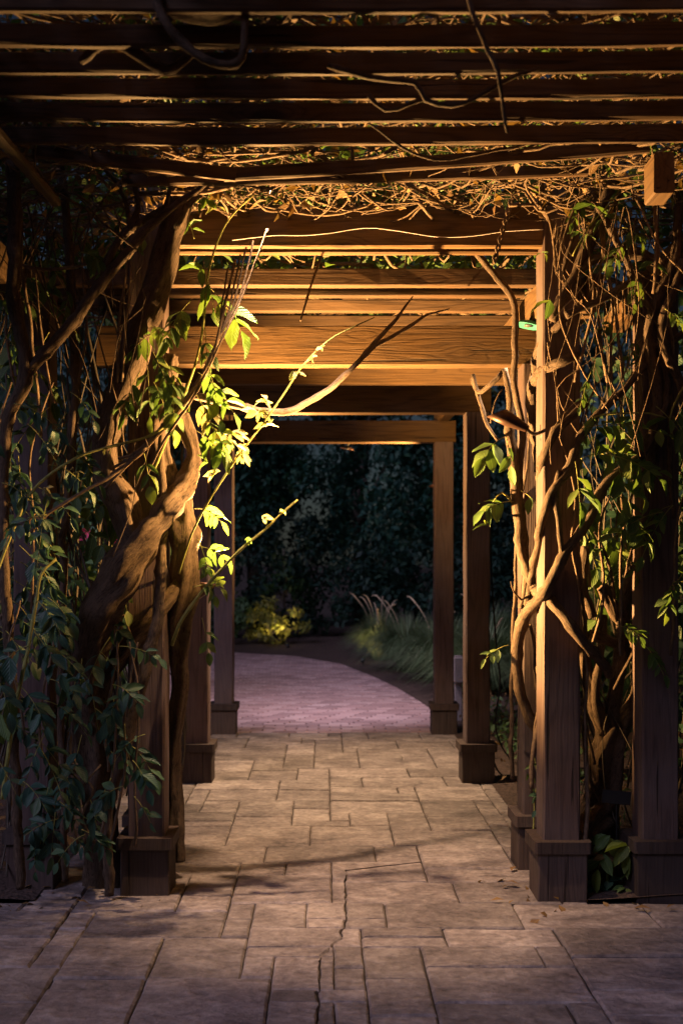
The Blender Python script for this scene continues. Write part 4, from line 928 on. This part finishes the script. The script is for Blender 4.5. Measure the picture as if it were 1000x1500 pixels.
# verdigris-capped downlights
def downlight(pos, target, label, watts, cone, colr=POOL, cap=None):
    pos = Vector(pos); t = thing('down_lamp', pos, label, 'lamp', 'capped down lamps')
    mb = MB(); lathe(mb, [(.0, .022), (.03, .02), (.05, .012), (.064, .0), (.066, -.004), (.06, -.003), (.0, .008)], 24); mb.build('cap', cap or BRONZE, t, Matrix.Translation(pos) @ Matrix.Rotation(.22, 4, 'Y'))
    mb = MB(); lathe(mb, [(.0, .006), (.02, .006), (.022, -.004), (.0, -.004)], 12); mb.build('lens', GLOWM, t, Matrix.Translation(pos))
    mb = MB(); tube(mb, [pos + Vector((0, 0, .02)), pos + Vector((.03, 0, .06)), pos + Vector((.07, 0, .09))], .006, 6, .02); mb.build('arm', BLACKM, t)
    spot(t, pos + Vector((0, 0, -.035)), target, watts, cone, .9, colr, .015); return t
downlight(P(774, 477, 5.42), (.1, 5.2, 0), 'round green verdigris-capped down lamp at the beam end, right', 90, 85, cap=VERDI)
downlight((.05, 7.93, 2.56), (.1, 8.05, 0), 'down lamp tucked behind the middle tunnel beam', 600, 98)
downlight((.2, 10.12, 2.5), (-.2, 13.0, 0), 'down lamp on the far tunnel beam lighting the brick path', 520, 112, (1, .79, .88))
downlight((-.22, 4.70, 3.075), (.12, 5.35, 0), 'down lamp among the twigs in front of the header of the tall bay', 760, 58, (1, .66, .40))

# ------------------------------------------------------------------ wires, cable, sign, box
wt = thing('wire', P(600, 345, 5.02), 'pale thin wire slung along the front of the header', 'wire'); mb = MB()
tube(mb, [P(x, y, 5.035) for x, y in ((340, 352), (400, 345), (440, 345), (480, 342), (535, 334), (580, 338), (640, 347), (690, 346), (740, 339), (795, 336))], .0018, 6, .04); mb.build('strand', WIREM, wt)
ct = thing('cable', (1.16, 7.8, 0), 'black cable drooping down the right middle post to the bed', 'cable'); mb = MB()
tube(mb, [P(x, y, d) for x, y, d in ((716, 700, 7.8), (720, 850, 7.8), (727, 950, 7.75), (732, 1000, 7.75), (725, 1060, 7.75), (735, 1095, 7.8), (748, 1115, 7.8), (745, 1140, 7.78), (728, 1128, 7.8), (718, 1100, 7.85))], .006, 6, .03); mb.build('strand', BLACKM, ct)
jt = thing('junction_box', (1.25, 10.6, 0), 'grey electrical box on a short post behind the right far post', 'electrical box')
timber('stake', (1.25, 10.64, -.05), (1.25, 10.64, .62), .07, .03, GREYBOX, jt); timber('enclosure', (1.25, 10.59, .38), (1.25, 10.59, .60), .10, .12, GREYBOX, jt)
pt = thing('plant_label', P(898, 1250, 5.2), 'small dark plant label on a stake before the knotted trunk', 'plant label')
timber('plate', P(881, 1166, 5.18), P(923, 1170, 5.18), .006, .062, BLACKM, pt, cham=.002, rough=0); mb = MB(); tube(mb, [P(902, 1172, 5.19), P(903, 1310, 5.25)], .004, 6, .05); mb.build('stake', BLACKM, pt)

# ------------------------------------------------------------------ litter on beds
r = random.Random(71); mb = MB()
def g_lit(r):
    s = r.random()
    if s < .05:
        x = r.choice((-1, 1)) * r.uniform(.7, 1.5); return Vector((x, r.uniform(4.85, 5.6) - abs(r.gauss(0, .1)), .008 + r.uniform(0, .006))), Vector((r.gauss(0, .2), r.gauss(0, .2), 1)).normalized()
    if s < .6: x, y = r.uniform(1.2, 3.2), r.uniform(5.2, 13)
    else: x, y = r.uniform(-2.8, -1.3), r.uniform(5.2, 11)
    return Vector((x, y, .045 + .06 * min(1, abs(x) - 1.1) + r.uniform(0, .03))), Vector((r.gauss(0, .3), r.gauss(0, .3), 1)).normalized()
leafcloud(mb, 1700, g_lit, .06, r); tag(mb.build('leaf_litter', DRY), 'fallen brown leaves scattered on the mulch beds', 'fallen leaves', kind='stuff')
mb = MB()
def g_cov(r):
    a = r.uniform(0, 2 * pi); return Vector((1.38 + abs(r.gauss(0, .4)), 9.3 + r.gauss(0, 1.4), .08 + abs(r.gauss(0, .06)))), Vector((r.gauss(0, .4), r.gauss(0, .4), 1)).normalized()
leafcloud(mb, 700, g_cov, .07, r); tag(mb.build('ground_cover', SHRUB), 'low green ground cover in the right bed', 'ground cover', kind='stuff')

# ------------------------------------------------------------------ shrubs, grasses, trees
def crown(mb, r, c, rad, n, size, clumps=40):
    cl = []
    for k in range(clumps):
        v = Vector((r.gauss(0, 1), r.gauss(0, 1), r.gauss(0, 1))).normalized() * (r.random() ** .45)
        cl.append((Vector((c[0] + v.x * rad[0], c[1] + v.y * rad[1], c[2] + v.z * rad[2])), r.uniform(.13, .30)))
    def g(r):
        q, s = r.choice(cl); v = Vector((r.gauss(0, 1), r.gauss(0, 1), r.gauss(0, 1))).normalized() * s * (r.random() ** .5)
        return q + Vector((v.x * rad[0], v.y * rad[1], v.z * rad[2])), (v + Vector((0, 0, .3))).normalized()
    leafcloud(mb, n, g, size, r); return cl
def plant(name, label, cat, base, h, rad, n, size, mat, seed, group=None, trunk=.05, clumps=40, low_=.0):
    r = random.Random(seed); t = thing(name, base, label, cat, group); b = Vector(base)
    c = (b.x, b.y, b.z + low_ + (h - low_) * .52)
    mb = MB(); cl = crown(mb, r, c, (rad, rad, (h - low_) * .5), n, size, clumps); mb.build('crown', mat, t)
    mb = MB(); top = Vector((b.x + r.uniform(-.1, .1) * rad, b.y, b.z + h * .7))
    tube(mb, [b + Vector((0, 0, -.1)), b + Vector((r.uniform(-.1, .1) * rad, 0, h * .35)), top], [trunk, trunk * .4], 8, h / 10, .2)
    for q, s in cl[:10]:
        tube(mb, [b + Vector((0, 0, h * r.uniform(.2, .5))), (q + b) / 2 + Vector((0, 0, h * .15)), q], [trunk * .4, trunk * .1], 5, h / 8)
    mb.build('trunk', TRUNK, t); return t
tl = ['dark evergreen tree with low branches behind the bend of the brick path', 'tall dark tree closing the view at the end of the tunnel', 'broad dark tree right of the view through the tunnel', 'dark tree at the far left beyond the brick path', 'dark tree at the far right beyond the grasses',
      'tall tree rising behind the left curtain of vines', 'tall tree rising behind the right posts', 'loose blue-green tree between the two darkest ones', 'low-crowned tree behind the golden shrub']
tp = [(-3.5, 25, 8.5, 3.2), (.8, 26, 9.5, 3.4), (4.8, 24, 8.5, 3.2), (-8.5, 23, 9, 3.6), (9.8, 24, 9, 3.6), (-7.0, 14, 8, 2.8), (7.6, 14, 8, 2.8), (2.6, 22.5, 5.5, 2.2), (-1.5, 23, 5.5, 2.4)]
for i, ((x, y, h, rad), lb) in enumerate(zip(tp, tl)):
    plant('tree', lb, 'tree', (x, y, 0), h, rad, 15000, .15, TREELIT if i in (0, 8, 7) else TREE, 100 + i, 'trees beyond the path', .16, 34, .5)
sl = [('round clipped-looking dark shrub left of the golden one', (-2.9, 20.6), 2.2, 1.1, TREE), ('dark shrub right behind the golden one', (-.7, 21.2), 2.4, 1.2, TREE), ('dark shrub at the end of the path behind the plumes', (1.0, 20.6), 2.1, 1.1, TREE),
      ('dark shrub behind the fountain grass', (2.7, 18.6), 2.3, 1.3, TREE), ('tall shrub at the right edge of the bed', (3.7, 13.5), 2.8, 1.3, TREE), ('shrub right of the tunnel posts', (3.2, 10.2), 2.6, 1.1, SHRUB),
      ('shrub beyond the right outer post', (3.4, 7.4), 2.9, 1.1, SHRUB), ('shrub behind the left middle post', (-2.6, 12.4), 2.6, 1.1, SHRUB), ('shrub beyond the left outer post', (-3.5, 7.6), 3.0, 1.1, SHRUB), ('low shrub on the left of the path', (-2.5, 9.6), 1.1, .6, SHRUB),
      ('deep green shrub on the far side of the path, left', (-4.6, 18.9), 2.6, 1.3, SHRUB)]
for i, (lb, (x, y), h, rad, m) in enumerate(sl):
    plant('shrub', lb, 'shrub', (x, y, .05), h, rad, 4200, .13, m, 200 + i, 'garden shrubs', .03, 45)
fl = plant('flowering_shrub', 'bright leafy shrub with small pink flowers seen through the left vines', 'shrub', (-2.35, 10.2, .05), 2.6, .95, 4200, .13, PALES, 260, None, .03, 45)
for (px, py) in ((128, 780), (172, 797), (150, 822), (14, 805), (8, 770), (118, 790), (20, 812)):
    mb = MB(); c = P(px, py, 9.2)
    for k in range(5):
        a = 2 * pi * k / 5; x = Vector((cos(a), -.2, sin(a))); y = Vector((-sin(a), 0, cos(a))); p = c
        mb.add([p, p + x * .035 + y * .018, p + x * .055 + Vector((0, -.015, 0)), p + x * .035 - y * .018], [(0, 1, 2, 3)])
    mb.build('flower', PINK, fl)
plant('golden_shrub', 'small golden shrub lit warm beside the bend of the path', 'shrub', (-.98, 19.6, 0), .82, .62, 1500, .10, YELL, 301, None, .02, 24)
plant('shrub', 'olive shrub just left of the golden one', 'shrub', (-1.75, 19.75, 0), 1.0, .55, 1500, .11, SHRUB, 302, 'garden shrubs', .02, 24)
def grass(label, base, h, rad, n, seed, plumes=0):
    r = random.Random(seed); t = thing('fountain_grass', base, label, 'ornamental grass', 'fountain grass clumps'); b = Vector(base); mb = MB()
    for k in range(n):
        a = r.uniform(0, 2 * pi); e = r.uniform(.25, 1); out = Vector((cos(a), sin(a), 0)); L = h * r.uniform(.7, 1.1)
        p0 = b + out * r.uniform(0, .08); s = Vector((-sin(a), cos(a), 0)) * .009; pv = None
        ln = []
        for i in range(5):
            q = i / 4; ln.append(p0 + out * (rad * 1.25 * e * q ** 1.3) + Vector((0, 0, L * (q - .80 * e * q * q * q))))
        vs = []
        for i, q in enumerate(ln): wdt = (1 - i / 4.2); vs += [q - s * wdt, q + s * wdt]
        mb.add(vs, [(2 * i, 2 * i + 1, 2 * i + 3, 2 * i + 2) for i in range(4)], [[(.3, .2)] * 4] * 4)
    tag(mb.build('blades', GRASS, t), kind='stuff')
    for k in range(plumes):
        mb = MB(); a = r.uniform(0, 2 * pi); out = Vector((cos(a), sin(a), 0)); p1 = b + out * rad * r.uniform(.3, .7) + Vector((0, 0, h * r.uniform(.8, 1.05)))
        tube(mb, [b, (b + p1) / 2 + Vector((0, 0, h * .2)), p1, p1 + out * .08 + Vector((0, 0, -.02 + r.uniform(0, .08)))], [.002, .002, .009, .002], 6, .03, .4); mb.build('plume', PLUME, t)
    return t
gl = [('large fountain grass clump spilling toward the right far post', (1.78, 12.6), 1.05, .8, 3200, 2), ('fountain grass clump midway along the right edge of the path', (1.45, 13.9), 1.05, .75, 2800, 2), ('fountain grass clump before the dark shrub on the right', (1.12, 15.2), 1.0, .7, 2400, 2),
      ('warm-lit plumed fountain grass at the inside of the path bend', (.82, 16.9), 1.0, .55, 1600, 9), ('fountain grass clump hidden behind the front one, by the electrical box', (2.5, 12.0), 1.05, .75, 2200, 1), ('back fountain grass clump against the shrubs', (2.1, 14.6), 1.2, .8, 2400, 1)]
for i, (lb, (x, y), h, rad, n, pl) in enumerate(gl): grass(lb, (x, y, 0), h, rad, n, 400 + i, pl)
# low garden spotlights feeding the golden shrub and the plumes
def garden(pos, target, label, watts, cone, colr):
    pos = Vector(pos); t = thing('garden_lamp', (pos.x, pos.y, 0), label, 'lamp', 'ground lamps in the beds')
    mb = MB(); tube(mb, [(pos.x, pos.y, -.05), (pos.x, pos.y, pos.z)], .01, 6, .05); mb.build('stake', BLACKM, t)
    M = aim(pos, target); mb = MB(); lathe(mb, [(.0, .05), (.025, .045), (.035, -.04), (.032, -.04), (.028, -.01), (.0, -.01)], 14); mb.build('hood', BLACKM, t, M)
    mb = MB(); lathe(mb, [(.0, -.012), (.026, -.012), (.026, -.015), (.0, -.015)], 12); mb.build('lens', GLOWM, t, M)
    spot(t, M @ Vector((0, 0, -.045)), target, watts, cone, .8, colr)
garden((-.62, 19.0, .10), (-.95, 19.8, .7), 'low spot lamp in the mulch by the golden shrub', 60, 80, (1, .72, .3))
garden((.55, 16.2, .10), (.8, 17.2, .75), 'low spot lamp in the mulch by the plumed grass', 45, 80, (1, .6, .3))
